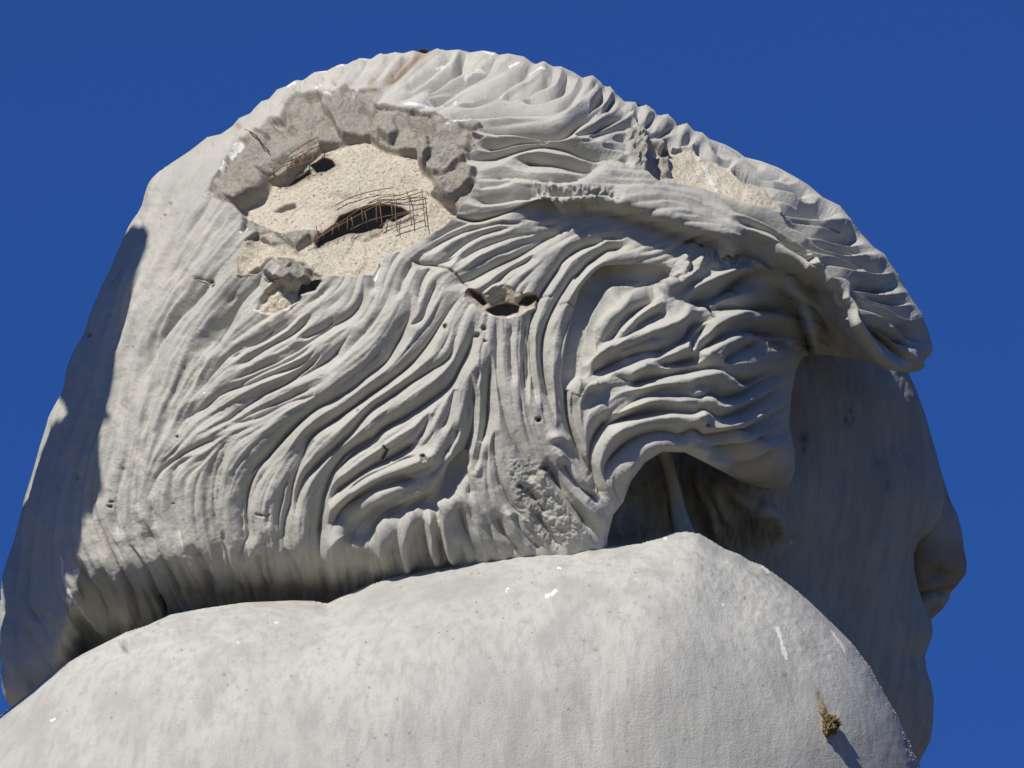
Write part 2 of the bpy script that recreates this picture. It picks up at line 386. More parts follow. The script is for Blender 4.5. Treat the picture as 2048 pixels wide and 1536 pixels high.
G(TB, 26, 10, [(290,990),(430,985),(600,965),(720,960)], [(180,1100),(320,1112),(450,1098),(620,1062),(740,1045),(850,1080)], [(740,960),(850,955),(950,970),(1100,985),(1210,975)])
G(TB, 12, 8, [(700,880),(720,1040)], [(780,1010),(900,1040),(1080,1030)], [(320,930),(420,905),(560,880)])
G(TA, 9, 8, [(600,370),(520,480),(460,560)], [(710,290),(650,370),(600,470)], [(805,250),(760,330)], [(960,190),(900,300)], [(1080,150),(1000,290)], [(1230,110),(1130,240),(1080,310)], [(1400,80),(1310,180),(1230,280)], [(1500,75),(1430,150),(1350,250)],
 [(300,590),(210,690),(100,850),(20,1000)], [(480,460),(380,560),(300,700)], [(200,650),(100,830),(40,960)])
G(TA, 13, 8, [(1600,60),(1500,130),(1420,200),(1330,300)], [(1760,60),(1680,150),(1560,240),(1430,330)], [(1880,80),(1760,180),(1640,260),(1500,330),(1400,390)],
 [(2000,150),(1900,220),(1770,290),(1640,330),(1560,390)], [(1990,340),(1860,360),(1740,380),(1640,420)], [(2038,440),(1870,470),(1710,490)])
# arched side hair under the crown lip
G(TB, 13, 8, [(0,1340),(100,1250),(250,1190),(420,1160),(540,1150),(600,1155)], [(100,1400),(200,1310),(330,1230),(440,1190),(560,1170)],
 [(0,1290),(150,1185),(330,1125),(500,1085),(700,1065)], [(170,1425),(270,1340),(400,1275),(560,1225),(760,1200)],
 [(440,1536),(520,1450),(640,1380),(700,1330)], [(1100,1240),(1160,1232),(1250,1235)])
G(TB, 26, 12, [(180,1536),(300,1480),(420,1415),(560,1345),(660,1290),(750,1235),(900,1170),(960,1155)])
G(TB, 20, 9, [(750,1536),(830,1420),(900,1340),(1000,1280),(1150,1240)], [(920,1536),(960,1460),(1050,1360),(1150,1300),(1280,1275)])
# fringe
G(TC, 25, 10, [(440,180),(560,245),(660,268),(745,270)], [(560,280),(700,290),(850,340),(1000,370),(1070,390)], [(660,340),(800,385),(940,420),(1100,455),(1230,500)],
 [(530,500),(700,570),(850,620),(980,680),(1130,770),(1230,840),(1330,890),(1480,925),(1650,930)], [(960,590),(1080,660),(1150,710),(1250,775),(1330,805),(1430,830),(1560,845)],
 [(1240,850),(1330,940),(1450,1030),(1560,1100),(1700,1150),(1815,1180)], [(1120,890),(1200,960),(1330,1010),(1450,1080),(1560,1130),(1700,1180),(1865,1295)],
 [(700,640),(850,690),(1000,760),(1120,830),(1230,850)])
G(TC, 38, 12, [(700,400),(850,435),(980,530),(1100,570),(1250,592),(1380,605)], [(1010,560),(1060,620),(1110,645),(1200,690),(1300,722),(1420,750),(1510,765)],
 [(1230,840),(1290,900),(1380,980),(1480,1025),(1600,1045),(1745,1075)], [(1290,1010),(1380,1090),(1500,1150),(1640,1200),(1760,1290),(1850,1360),(1925,1430)],
 [(1380,1120),(1450,1200),(1560,1290),(1680,1370),(1800,1420),(1900,1490)], [(730,740),(850,800),(1000,840),(1130,885),(1215,860)], [(1500,1250),(1560,1340),(1640,1430),(1740,1500),(1800,1560)],
 [(1620,1300),(1720,1400),(1830,1450)])
RG(TC, 7, 12, [(740,820),(900,890),(1050,930),(1180,985),(1280,1055),(1370,1140),(1430,1235),(1480,1330),(1560,1430),(1640,1520),(1740,1580)], [(1010,990),(1060,1030),(1150,1050)])
RG(TC, 10, 9, [(610,850),(640,800),(700,800),(730,850)])
G(TN, 22, 8, [(1420,283),(1460,300),(1500,318),(1540,335)], [(1455,320),(1510,335),(1560,348),(1605,365)], [(1470,340),(1530,355),(1590,378),(1640,402)], [(1495,362),(1560,385),(1620,408),(1680,432)],
  [(1520,385),(1580,418),(1650,440),(1712,462)], [(1560,430),(1610,452),(1680,476),(1750,505)], [(1590,462),(1650,492),(1710,512),(1785,545)])
# ear curl
G(TD, 20, 10, [(640,20),(480,80),(330,190),(230,330),(160,460),(115,600),(110,750),(130,900),(180,1080),(200,1160)],
 [(300,60),(210,170),(120,300),(70,400),(25,560),(18,760),(20,1000)])
G(TD, 34, 14, [(950,180),(800,195),(650,205),(500,240),(420,330),(370,450),(330,560),(300,700),(270,850),(260,1000),(280,1150),(340,1320),(420,1480),(450,1560)])
G(TD, 15, 8, [(620,380),(540,460),(450,560),(420,640),(410,690),(360,810)], [(840,355),(740,415),(640,495),(570,590),(520,640)], [(870,450),(760,500),(690,550)],
 [(420,330),(400,450),(370,560),(330,720),(290,880)])
G(TD, 24, 11, [(1190,490),(1060,530),(1020,600),(900,680),(760,690),(600,740),(480,800),(380,850),(300,900)], [(1010,375),(1160,362),(1340,275),(1450,215)],
 [(1170,450),(1230,415),(1330,412),(1400,425),(1540,432),(1700,440)], [(1060,700),(1150,655),(1260,595),(1400,565),(1540,575),(1700,600)], [(850,775),(960,760),(1080,740),(1110,770)],
 [(550,850),(700,880),(860,850),(1050,815),(1200,798),(1300,840),(1440,880),(1600,800)],
 [(550,1110),(650,1030),(780,975),(980,972),(1080,985),(1180,960),(1260,985),(1400,960),(1560,870),(1650,800)],
 [(430,1200),(560,1140),(740,1090),(900,1072),(1060,1082),(1130,1060),(1240,1110),(1400,1070),(1530,1000),(1640,900)],
 [(510,1536),(525,1420),(620,1320),(720,1255),(860,1220),(980,1240),(1060,1200),(1150,1245),(1300,1240),(1500,1160),(1630,1050)],
 [(440,1536),(410,1400),(430,1260),(500,1150),(560,1100)])
G(TD, 16, 9, [(1150,1300),(1300,1330),(1450,1290),(1600,1200)], [(1300,1420),(1450,1410),(1600,1330)], [(1520,620),(1680,660)], [(1480,640),(1350,700),(1250,770)], [(1150,520),(1060,620),(1050,700)])
RG(TD, 13, 12, [(640,305),(520,365),(460,450),(380,570),(340,690),(320,820)], [(830,335),(650,405),(540,485),(460,570),(430,640)], [(870,390),(760,450),(650,530),(560,630)],
 [(1040,400),(1000,500),(860,560),(700,610),(520,690),(400,790)], [(590,730),(720,690),(850,645)], [(870,740),(960,680),(1060,650)],
 [(1110,740),(1200,670),(1350,600),(1470,605)], [(650,860),(740,805),(780,815)], [(1140,630),(1200,530),(1400,450),(1520,460),(1640,490)])
RG(TD, 16, 13, [(690,945),(850,895),(1000,870),(1200,840),(1280,870),(1420,910)], [(560,1110),(700,1030),(850,990),(1000,1000),(1120,975),(1230,1000)], [(500,1270),(600,1180),(750,1120),(900,1100),(1050,1120),(1150,1085),(1220,1110)],
 [(600,1500),(640,1390),(740,1290),(870,1250),(1000,1270),(1060,1225),(1140,1260)], [(310,1000),(340,930),(400,900),(480,920)])
RG(TD, 15, 9, [(970,250),(1000,190),(990,130),(1010,120)], [(1210,40),(1280,20),(1340,40)], [(1390,140),(1460,150),(1530,190)], [(1000,370),(1060,320),(1180,260),(1330,200),(1440,180)], [(1100,100),(1060,210),(960,290),(850,330)])
# middle waves
G(TH, 12, 9, [(870,190),(865,290),(790,400),(650,485),(520,575),(400,655),(200,745),(0,840)], [(0,900),(120,820),(250,755),(400,690),(520,615),(600,540)],
 [(0,1105),(200,1010),(380,935),(440,900),(560,850)], [(980,60),(940,160),(930,260)], [(1180,60),(1120,170),(1080,290)], [(1300,90),(1230,200),(1210,330)],
 [(1120,480),(1230,430),(1270,330),(1330,180)], [(1000,1320),(1100,1275),(1180,1205),(1240,1130),(1290,1000)], [(1350,1135),(1400,1040),(1420,930),(1450,830)], [(1370,1290),(1440,1190),(1460,1100)],
 [(700,430),(600,500),(450,560)], [(560,400),(420,520),(250,620),(60,740)], [(330,470),(200,570),(0,700)], [(1160,60),(1300,90),(1460,30)])
G(TH, 20, 11, [(0,1070),(120,970),(250,890),(380,830),(520,760),(640,680),(720,600),(790,520)],
 [(430,1510),(520,1400),(640,1280),(760,1170),(850,1060),(930,980),(1060,900),(1160,830),(1290,750),(1400,670),(1440,560),(1480,440)],
 [(740,1536),(860,1440),(1000,1370),(1130,1310),(1230,1290)], [(900,1536),(1050,1480),(1210,1430)])
G(TH, 27, 13, [(100,1500),(170,1380),(240,1310),(330,1200),(400,1125),(480,1050),(560,990),(700,915),(800,850),(900,770),(1000,690),(1060,590),(1120,480),(1160,380),(1165,280)],
 [(400,1536),(430,1400),(480,1280),(520,1180),(600,1110),(700,1040),(800,970),(900,895),(1000,830),(1150,715),(1250,600),(1330,480),(1400,380),(1480,290)],
 [(590,1560),(640,1450),(710,1360),(800,1270),(900,1200),(1000,1110),(1130,1040),(1280,940),(1400,850),(1470,730),(1530,600),(1580,430)],
 [(1370,1470),(1480,1320),(1540,1150),(1560,950),(1545,800)], [(1560,1430),(1600,1250),(1640,1080),(1650,900),(1665,650)])
G(TH, 12, 8, [(1700,430),(1700,600),(1705,800),(1740,980),(1770,1100),(1820,1250),(1880,1350)], [(1885,420),(1880,600),(1872,750),(1900,940)], [(1690,1100),(1690,1250),(1710,1420),(1750,1536)], [(1500,1350),(1510,1450),(1540,1536)],
 [(1590,740),(1580,830),(1560,950)], [(1800,440),(1790,650),(1810,850)])
G(TH, 18, 9, [(1925,400),(1910,560),(1920,750),(1950,950)], [(2038,430),(1990,560),(1985,750),(2038,980)])
# lower waves
G(TI, 18, 11, [(340,30),(240,140),(150,240),(105,340),(95,450),(110,560),(80,640),(60,740)], [(520,0),(430,100),(370,210),(340,300),(325,400),(300,480),(290,570),(310,680)],
 [(640,20),(560,110),(470,200),(400,270),(360,370),(365,480)], [(1020,460),(1018,560),(1030,650),(1060,730)], [(1190,390),(1215,500),(1250,600),(1290,690)], [(1080,440),(1100,500),(1105,640),(1130,720)])
G(TI, 28, 14, [(840,0),(700,90),(600,160),(530,260),(500,350),(480,450),(470,540),(480,680)], [(1000,60),(930,120),(850,170),(740,220),(640,290),(560,350),(520,420)],
 [(1000,270),(880,300),(760,340),(660,400),(590,480),(560,550)])
G(TI, 14, 9, [(1340,0),(1290,120),(1270,270)], [(1370,0),(1380,150),(1410,280),(1440,360),(1470,420),(1540,480)], [(1440,0),(1490,110),(1530,200),(1580,300)], [(1210,160),(1230,260),(1260,380)],
 [(1380,450),(1430,560),(1510,665)], [(1470,430),(1530,560),(1620,650)], [(1580,430),(1650,540),(1720,640)], [(1530,300),(1600,400),(1650,470)])
G(TI, 22, 10, [(1640,190),(1700,300),(1780,420),(1890,560)], [(1720,170),(1800,300),(1930,410)], [(1780,40),(1830,150),(1880,250),(1920,380)], [(1860,90),(1880,230),(1950,400)])
RG(TI, 16, 12, [(880,490),(820,570),(790,680)], [(1000,455),(930,530),(925,620),(950,750)], [(1060,460),(1045,540),(1070,640),(1110,710)], [(1180,380),(1120,480),(1130,600),(1180,700)],
 [(990,280),(880,320),(760,370),(660,440),(600,510),(550,600),(520,690)], [(1090,80),(1070,150),(960,190),(820,240),(700,300),(600,380),(530,480)])
RG(TI, 11, 9, [(1610,180),(1650,290),(1760,420),(1860,570)], [(1690,110),(1780,260),(1900,420)], [(1440,410),(1500,540),(1580,640)], [(1660,70),(1720,60),(1780,90)], [(1320,60),(1310,160),(1280,260)])
# back of the head and nape roll
G(TF, 8, 9, [(1370,60),(1280,180),(1200,300),(1100,430),(1030,540)], [(950,200),(900,400),(820,600),(760,800),(700,1000),(660,1200)], [(1100,250),(1020,450),(930,700),(850,950),(780,1200),(760,1450)],
 [(1180,330),(1130,420),(1050,500)], [(1300,200),(1190,360),(1060,600),(960,800)], [(1230,480),(1100,640),(1000,800),(920,1000),(880,1200)], [(1290,960),(1200,1150),(1100,1300),(1060,1480)], [(1180,1000),(1080,1200),(1000,1400)])
G(TF, 15, 10, [(1550,250),(1400,390),(1300,510),(1200,620),(1080,745),(970,900),(900,1060),(870,1180)], [(1900,700),(1800,780),(1600,900),(1450,960),(1320,1080),(1200,1250)],
 [(1990,930),(1900,1020),(1700,1090),(1560,1150),(1400,1200),(1280,1290),(1150,1370),(1100,1480)], [(1400,1400),(1600,1370),(1800,1270),(2000,1220)])
G(TF, 27, 12, [(1650,440),(1570,540),(1470,640),(1420,720),(1350,850),(1300,960)])
G(TF, 20, 10, [(2038,950),(1900,1060),(1780,1150),(1640,1230),(1500,1310),(1400,1400)])
G(TG, 11, 9, [(1400,70),(1200,150),(1060,240),(980,320),(930,450)], [(1240,190),(1120,240),(1070,330),(1080,480),(1100,620),(1150,760)], [(1400,100),(1400,200),(1350,300),(1330,480),(1350,650),(1400,800),(1440,900)],
 [(1880,250),(1800,350),(1760,480),(1740,600),(1780,780),(1850,900),(1920,1050)], [(560,0),(480,200),(420,450),(400,700)], [(350,0),(300,200),(240,450),(200,650),(170,850),(160,1100),(250,1250),(350,1400)],
 [(430,100),(370,350),(330,600),(320,850),(350,1050),(450,1200),(560,1350)], [(240,250),(160,450),(110,650),(80,850),(70,1100),(100,1300),(180,1450)], [(780,200),(740,400),(720,600),(760,720)], [(900,100),(860,350),(880,560)])
G(TG, 14, 10, [(1700,180),(1600,280),(1540,370),(1510,480),(1510,600),(1520,700),(1560,850)], [(610,570),(660,720),(720,850),(790,980),(850,1120),(890,1250)], [(480,850),(540,980),(600,1080),(690,1240)],
 [(920,620),(960,750),(1030,900),(1100,1020),(1180,1110)], [(780,720),(860,850),(930,970),(990,1080),(1050,1190)], [(1360,640),(1400,800),(1470,950),(1560,1100)], [(1600,800),(1640,950),(1700,1100)], [(1200,780),(1280,900),(1350,1050)])

G(TI, 8, 10, [(60,620),(70,760),(120,940)], [(300,600),(330,760),(390,930)], [(480,640),(500,780),(540,900)], [(200,560),(210,700),(250,880)], [(590,560),(620,700),(640,840)], [(380,620),(400,720),(450,900)],
  [(700,620),(710,720),(740,800)], [(780,640),(800,740),(820,780)], [(0,560),(10,700),(60,900)], [(860,620),(870,700),(890,760)], [(950,640),(960,720),(980,750)], [(1200,600),(1210,660),(1220,710)], [(1340,480),(1360,560),(1400,660)], [(1120,640),(1130,700),(1150,730)])
G(TG, 8, 9, [(1780,780),(1830,900),(1880,1050),(1900,1120)], [(1500,880),(1560,1000),(1600,1110)], [(1250,880),(1300,980),(1360,1100)], [(640,900),(720,1040),(800,1180)], [(200,1100),(300,1250),(420,1400),(500,1450)], [(1100,860),(1150,960),(1220,1080)])
# direction field and drawn-out streaks (trowel marks) along the locks
Lc = Lat(-30, 70, 1960, 1600, 10)
c2 = np.zeros(Lc.X.shape); s2 = np.zeros(Lc.X.shape)
for p in CURVES:
    q = spline(p, 18)
    for (ax, ay), (bx, by) in zip(q[:-1], q[1:]):
        th = math.atan2(by-ay, bx-ax); mx, my = (ax+bx)/2, (ay+by)/2; rc = 130
        i0 = max(int((mx-rc-Lc.x0)/10), 0); i1 = max(int((mx+rc-Lc.x0)/10), 0); j0 = max(int((my-rc-Lc.y0)/10), 0); j1 = max(int((my+rc-Lc.y0)/10), 0)
        wq = 1/(((Lc.X[j0:j1,i0:i1]-mx)**2+(Lc.Y[j0:j1,i0:i1]-my)**2)+60)**1.3
        c2[j0:j1,i0:i1] += wq*math.cos(2*th); s2[j0:j1,i0:i1] += wq*math.sin(2*th)
c2 = blur(c2, 1); s2 = blur(s2, 1); tot = np.hypot(c2, s2)+1e-12
C2 = Lc.samp(c2/tot, L.X, L.Y); S2 = Lc.samp(s2/tot, L.X, L.Y)
ang = .5*np.arctan2(S2, C2); DX = np.cos(ang); DY = np.sin(ang)
# finer strands traced along the locks wherever the large creases leave room
occ = np.zeros((int(L.ny*L.st/4)+2, int(L.nx*L.st/4)+2), bool)
def mark(x, y, r=2):
    i = int((x-L.x0)/4); j = int((y-L.y0)/4)
    if 0 <= i < occ.shape[1] and 0 <= j < occ.shape[0]: occ[max(j-r,0):j+r+1, max(i-r,0):i+r+1] = True
def busy(x, y):
    i = int((x-L.x0)/4); j = int((y-L.y0)/4)
    return not (0 <= i < occ.shape[1] and 0 <= j < occ.shape[0]) or occ[j, i]
for p in CURVES:
    for x, y in spline(p, 4): mark(x, y)
def fld(x, y):
    i = int((x-L.x0)/L.st); j = int((y-L.y0)/L.st)
    if not (0 <= i < L.nx and 0 <= j < L.ny) or not M[j, i]: return None
    return DX[j, i], DY[j, i]
strand = np.zeros(L.X.shape); rs = random.Random(31); n_str = 0
seeds = [(rs.uniform(10, 1850), rs.uniform(100, 1280)) for _ in range(5200)]
for x0, y0 in seeds:
    if busy(x0, y0) or (1100 < x0 < 1640 and y0 > 560): continue
    path = [(x0, y0)]
    for sg in (1, -1):
        x, y = x0, y0; v = fld(x, y)
        if v is None: break
        vx, vy = v[0]*sg, v[1]*sg; half = []
        for k in range(36):
            x += vx*6; y += vy*6; v = fld(x, y)
            if v is None or busy(x, y): break
            f = 1 if v[0]*vx+v[1]*vy > 0 else -1; nx_, ny_ = v[0]*f, v[1]*f
            if nx_*vx+ny_*vy < .85: break
            vx, vy = nx_, ny_; half.append((x, y))
        path = path+half if sg == 1 else half[::-1]+path
    if len(path) < 9: continue
    for x, y in path: mark(x, y)
    q = path[::4]+[path[-1]]
    stamp(L, strand, q, rs.uniform(3.5, 8.5), rs.uniform(4.5, 6.5), taper=.3); n_str += 1
print('fine strands', n_str)
def lic(src, steps, ds):
    acc = src.copy(); n = 1
    for sg in (1, -1):
        fx = np.tile(np.arange(L.nx, dtype=np.float32), (L.ny, 1)); fy = np.tile(np.arange(L.ny, dtype=np.float32)[:,None], (1, L.nx))
        vx = sg*DX; vy = sg*DY
        for k in range(steps):
            fx = np.clip(fx+vx*ds, 0, L.nx-1); fy = np.clip(fy+vy*ds, 0, L.ny-1)
            ix = fx.astype(np.int32); iy = fy.astype(np.int32)
            nx_, ny_ = DX[iy,ix], DY[iy,ix]; f = np.where(nx_*vx+ny_*vy < 0, -1, 1); vx = nx_*f; vy = ny_*f
            acc += src[iy,ix]; n += 1
    return acc/n
w1 = blur(rng.randn(L.ny, L.nx), 1); s1 = lic(w1, 16, 1.6); s1 = s1/s1.std()
w3 = blur(rng.randn(L.ny, L.nx), 3); s3 = lic(w3, 22, 2.0); s3 = s3/s3.std()
w5 = blur(rng.randn(L.ny, L.nx), 4); s5 = lic(w5, 40, 2.2); s5 = s5/s5.std()
lump = noise(L, 46, 3, 4, .55); lump2 = noise(L, 14, 5, 3, .6); grain = noise(L, 5, 9, 2, .6)

fine = .6+.7*(1-smooth01((L.X-420)/300))
crease = np.clip(s5-.75, 0, 1.2)
hair_h = -(1.62+.25*smooth01((L.X-1100)/120)*smooth01((L.Y-430)/80))*groove - strand + 1.45*ridge + fine*(2.3*np.clip(s3, -2.2, 2.2) + .85*np.clip(s1, -2.5, 2.5)) - 6.5*crease + 2.0*lump + .5*lump2
hair_h = hair_h + 6
# rough trowelled / eroded spots
for T, poly, amp in ((TI, [(1440,180),(1560,160),(1640,230),(1760,420),(1860,560),(1700,640),(1560,560),(1480,400)], 3.2), (TB, [(680,890),(800,880),(1000,920),(1200,930),(1220,1000),(1000,1070),(760,1050),(690,960)], 8),
                     (TC, [(480,880),(560,860),(760,880),(900,950),(880,1010),(700,1000),(520,930)], 8), (TC, [(300,930),(420,900),(450,1000),(360,1080),(240,1150),(180,1080)], 6), (TB, [(1290,560),(1390,560),(1390,800),(1300,780)], 9)):
    sd = sd_local(L, T(poly), 40); hair_h += amp*smooth01((sd+10)/20)*(noise(L, 11, 21, 3, .65)*1.6)
# crack where the nape roll meets the far side hair
crk = TG([(440,640),(420,800),(415,900),(430,1000),(470,1120),(540,1220),(620,1300),(670,1350),(760,1500),(760,2400),(-200,2400),(-200,560),(300,560)])
csd = sd_local(L, crk, 60); base = base - 26*smooth01((csd+4)/12)*smooth01((L.Y-1030)/120)

# ---- attributes and breakages
core = np.zeros(L.X.shape); frac = np.zeros(L.X.shape); stain_bounce = np.zeros(L.X.shape); dirt_shade = np.zeros(L.X.shape); white = np.zeros(L.X.shape)
jag = noise(L, 22, 31, 3, .6)*7; jag2 = noise(L, 60, 33, 3, .55)*14
PATCH = TA([(180,1000),(210,930),(240,870),(290,830),(330,720),(400,620),(440,620),(490,560),(540,575),(600,490),(660,490),(690,420),(760,350),(820,350),(880,330),(930,350),(990,345),(1000,310),(1080,285),(1120,340),(1200,310),(1285,322),(1250,400),(1400,420),(1480,440),(1640,460),(1700,510),(1870,490),(1930,520),(1860,570),(1940,590),(1865,640),(1910,670),(1830,720),(1830,780),(1880,800),(1890,880),(1850,980),(1790,1050),(1760,1105),(1620,1210),(1480,1300),(1320,1350),(1270,1400),(1240,1470),(1100,1485),(940,1480),(900,1520),(830,1545),(740,1480),(640,1400),(560,1440),(500,1460),(400,1480),(390,1380),(440,1260),(520,1200),(410,1200),(430,1110),(350,1020),(240,985)])
CORE = TA([(500,900),(540,810),(620,800),(700,730),(800,650),(900,590),(1000,560),(1100,545),(1200,545),(1260,590),(1400,640),(1505,655),(1520,720),(1600,800),(1640,880),(1600,905),(1680,970),(1740,985),(1780,1050),(1750,1105),(1620,1210),(1480,1300),(1320,1350),(1240,1470),(940,1480),(850,1440),(800,1380),(740,1310),(720,1280),(640,1200),(550,1150),(400,1080),(360,1010)])
psd = sd_local(L, PATCH, 60)+jag*.35; csd2 = sd_local(L, CORE, 60)+jag*.3
pm = smooth01((psd+1)/4); cm = smooth01((csd2+2)/6)
xx = (L.X-640)/260; yy = (L.Y-380)/200
fr_ = np.random.RandomState(5); best = np.full(L.X.shape, 1e9); facet = np.zeros(L.X.shape)
i0, i1, j0, j1 = int((380-L.x0)/L.st), int((980-L.x0)/L.st), int((150-L.y0)/L.st), int((640-L.y0)/L.st); sub = (slice(j0, j1), slice(i0, i1))
for k in range(190):
    sx_, sy_ = fr_.uniform(380, 980), fr_.uniform(150, 640); tx_, ty_, o_ = fr_.uniform(-.45, .45), fr_.uniform(-.45, .45), fr_.uniform(-7, 7)
    d_ = np.hypot(L.X[sub]-sx_+jag[sub]*1.2, L.Y[sub]-sy_+jag2[sub]*.8); m_ = d_ < best[sub]
    facet[sub] = np.where(m_, o_+tx_*(L.X[sub]-sx_)+ty_*(L.Y[sub]-sy_), facet[sub]); best[sub] = np.where(m_, d_, best[sub])
facet = blur(facet, 1)
ring_h = -9 - 12*smooth01(psd/30) + 1.0*facet + 3*noise(L, 34, 41, 4, .62) + 2.4*noise(L, 8, 43, 3, .7) 
edge_depth = np.clip(52 - 50*yy*.9 + 8*xx, 8, 48)
core_h = -edge_depth - 10*noise(L, 120, 45, 2) + 1.8*noise(L, 26, 47, 4, .65) + .7*noise(L, 5, 48, 2) + .25*facet
patch_h = ring_h*(1-cm) + core_h*cm
hair_h = hair_h*(1-pm) + patch_h*pm
core = np.maximum(core, cm*pm); frac = np.maximum(frac, pm*(1-cm))
def plate(T, poly, dh, fall=5, j=.25, c=None, seed=51, fr=0, co=0, lumpy=0):
    """raised (dh>0) or sunken piece with its own broken edge"""
    global hair_h, core, frac
    s = sd_local(L, T(poly), 50)+jag*j; m = smooth01((s+fall/2)/fall)
    hair_h = hair_h + dh*m + lumpy*m*noise(L, 16, seed, 3, .6)
    frac = np.clip(frac + fr*m, 0, 1); core = np.clip(core + co*m, 0, 1)
    if fr > 0: core = core*(1-m)
    if co > 0: frac = frac*(1-m)
    return m
# lumps of broken shell around the big hole
plate(TA, [(240,870),(290,835),(380,850),(500,870),(480,930),(380,985),(300,1000),(220,960)], 12, 14, fr=1, lumpy=5)
plate(TA, [(620,1190),(700,1160),(860,1150),(890,1190),(860,1240),(830,1210),(740,1285),(690,1240)], 22, 14, fr=1, lumpy=4)
plate(TA, [(1520,600),(1600,560),(1760,520),(1850,560),(1830,720),(1690,800),(1610,810),(1530,740)], 16, 16, fr=1, lumpy=5)
plate(TA, [(1620,890),(1700,830),(1800,790),(1880,810),(1860,900),(1760,960),(1740,985),(1680,965)], 22, 12, fr=1, lumpy=6)
plate(TA, [(700,400),(760,355),(900,340),(1280,330),(1200,400),(1000,420),(880,480),(760,560),(700,520)], 8, 18, fr=1, lumpy=6)
plate(TA, [(560,760),(700,650),(870,560),(880,600),(700,720),(610,790)], -10, 10)
plate(TA, [(390,1380),(440,1270),(600,1200),(740,1300),(800,1385),(700,1360),(560,1430),(400,1480)], 9, 8, co=.8)
plate(TA, [(560,1000),(620,960),(690,935),(700,960),(620,1000)], -12, 5, fr=.6)
plate(TH, [(330,190),(430,80),(510,110),(515,170),(440,235),(370,215)], 34, 9, fr=1, lumpy=3)
plate(TH, [(250,150),(340,50),(400,40),(430,80),(330,190)], 22, 10)
plate(TH, [(200,380),(250,260),(340,200),(440,235),(460,280),(490,300),(380,380),(260,400)], -14, 7, co=.9, lumpy=6)
# openings
HOLES = [(TA, [(870,1250),(900,1160),(970,1100),(1000,1040),(1100,990),(1200,970),(1300,970),(1400,990),(1450,1030),(1350,1085),(1310,1065),(1280,1130),(1150,1165),(1080,1160),(960,1210)], 75),
         (TA, [(800,690),(880,650),(940,665),(962,700),(900,735),(840,740)], 50), (TA, [(690,770),(790,720),(800,745),(680,810),(640,820)], 16),
         (TH, [(455,278),(480,225),(540,190),(590,178),(612,210),(570,262),(500,278)], 60),
         (TH, [(1645,372),(1700,335),(1770,318),(1842,340),(1835,380),(1765,405),(1680,398)], 75), (TH, [(1850,320),(1880,285),(1950,280),(1965,300),(1900,332)], 22), (TH, [(1530,245),(1600,270),(1640,320),(1620,335),(1560,290)], 20)]
CR = TH([(1490,300),(1515,240),(1580,250),(1640,262),(1700,225),(1760,208),(1850,268),(1962,278),(1955,370),(1840,412),(1740,430),(1620,395),(1560,350)])
s = sd_local(L, CR, 40)+jag*.25; m = smooth01((s+1)/5); hair_h = hair_h*(1-m) + m*(-4-14*smooth01(s/22)+7*noise(L, 18, 61, 3, .6)); core = np.maximum(core, m*.75)
HS = np.full(L.X.shape, -60.0); SINK = np.zeros(L.X.shape)
for T, poly, dp in HOLES:
    s = sd_local(L, T(poly), 40)+jag*.15; m = smooth01((s+3.5)/7); SINK = SINK + dp*m; stain_bounce = np.maximum(stain_bounce, .35*np.exp(-((s+5)/6)**2)*(core > .5))
    core = core*(1-m*.4); dirt_shade = np.maximum(dirt_shade, m*.8)  # hole walls coloured dark to deepen their shade
    HS = np.maximum(HS, s if dp > 40 else HS)
# front breakage with sandy bed
PF = TC([(125,150),(180,165),(240,185),(380,172),(450,192),(480,255),(545,272),(650,322),(710,392),(850,422),(960,520),(1005,590),(960,602),(850,565),(700,522),(600,492),(480,470),(350,432),(215,402),(140,352),(120,250)])
s = sd_local(L, PF, 50)+jag*.3; m = smooth01((s+2)/6)
hair_h = hair_h*(1-m) + m*(-24+18*smooth01((L.X-1310)/160)+5*noise(L, 24, 71, 4, .6)); core = np.maximum(core, m*.85)
plate(TC, [(235,160),(300,160),(310,200),(270,210)], -22, 5, fr=.6); plate(TC, [(225,240),(290,230),(300,330),(250,340)], 14, 12, fr=1, lumpy=8)
plate(TC, [(30,60),(100,90),(125,150),(120,340),(60,300),(20,230)], 8, 10, fr=.8, lumpy=12)
core = blur(core, 1); frac = blur(frac, 1)
# small pits, drips and nicks
for T, x, y, r, dp in [(TH,1380,475,9,14),(TH,1630,570,6,9),(TH,825,1005,5,6),(TD,85,1128,9,18),(TG,470,325,11,14),(TG,695,510,7,12),(TG,705,480,6,10),(TG,1075,490,4,7),(TH,1250,1310,9,20),(TH,1240,1290,8,18),(TF,1058,15,5,7),(TF,1018,85,5,8),(TF,820,918,4,6),(TF,575,850,9,8),
                        (TA,560,590,9,12),(TH,2000,1370,12,14),(TH,1850,1480,10,14),(TH,1620,490,9,12),(TH,1580,530,10,14),(TB,880,955,9,20),(TC,1040,1140,6,5),(TH,1150,610,5,6),(TG,1110,75,5,9),(TD,1150,1160,6,10)]:
    (px, py), = T([(x, y)]); rr = r/1.7; d2 = np.hypot((L.X-px)+3*lump2, (L.Y-py)*1.1+3*grain)*(1+.25*lump2); m = np.exp(-(d2/rr)**3); hair_h -= .8*dp*m; dirt_shade = np.maximum(dirt_shade, .7*m)
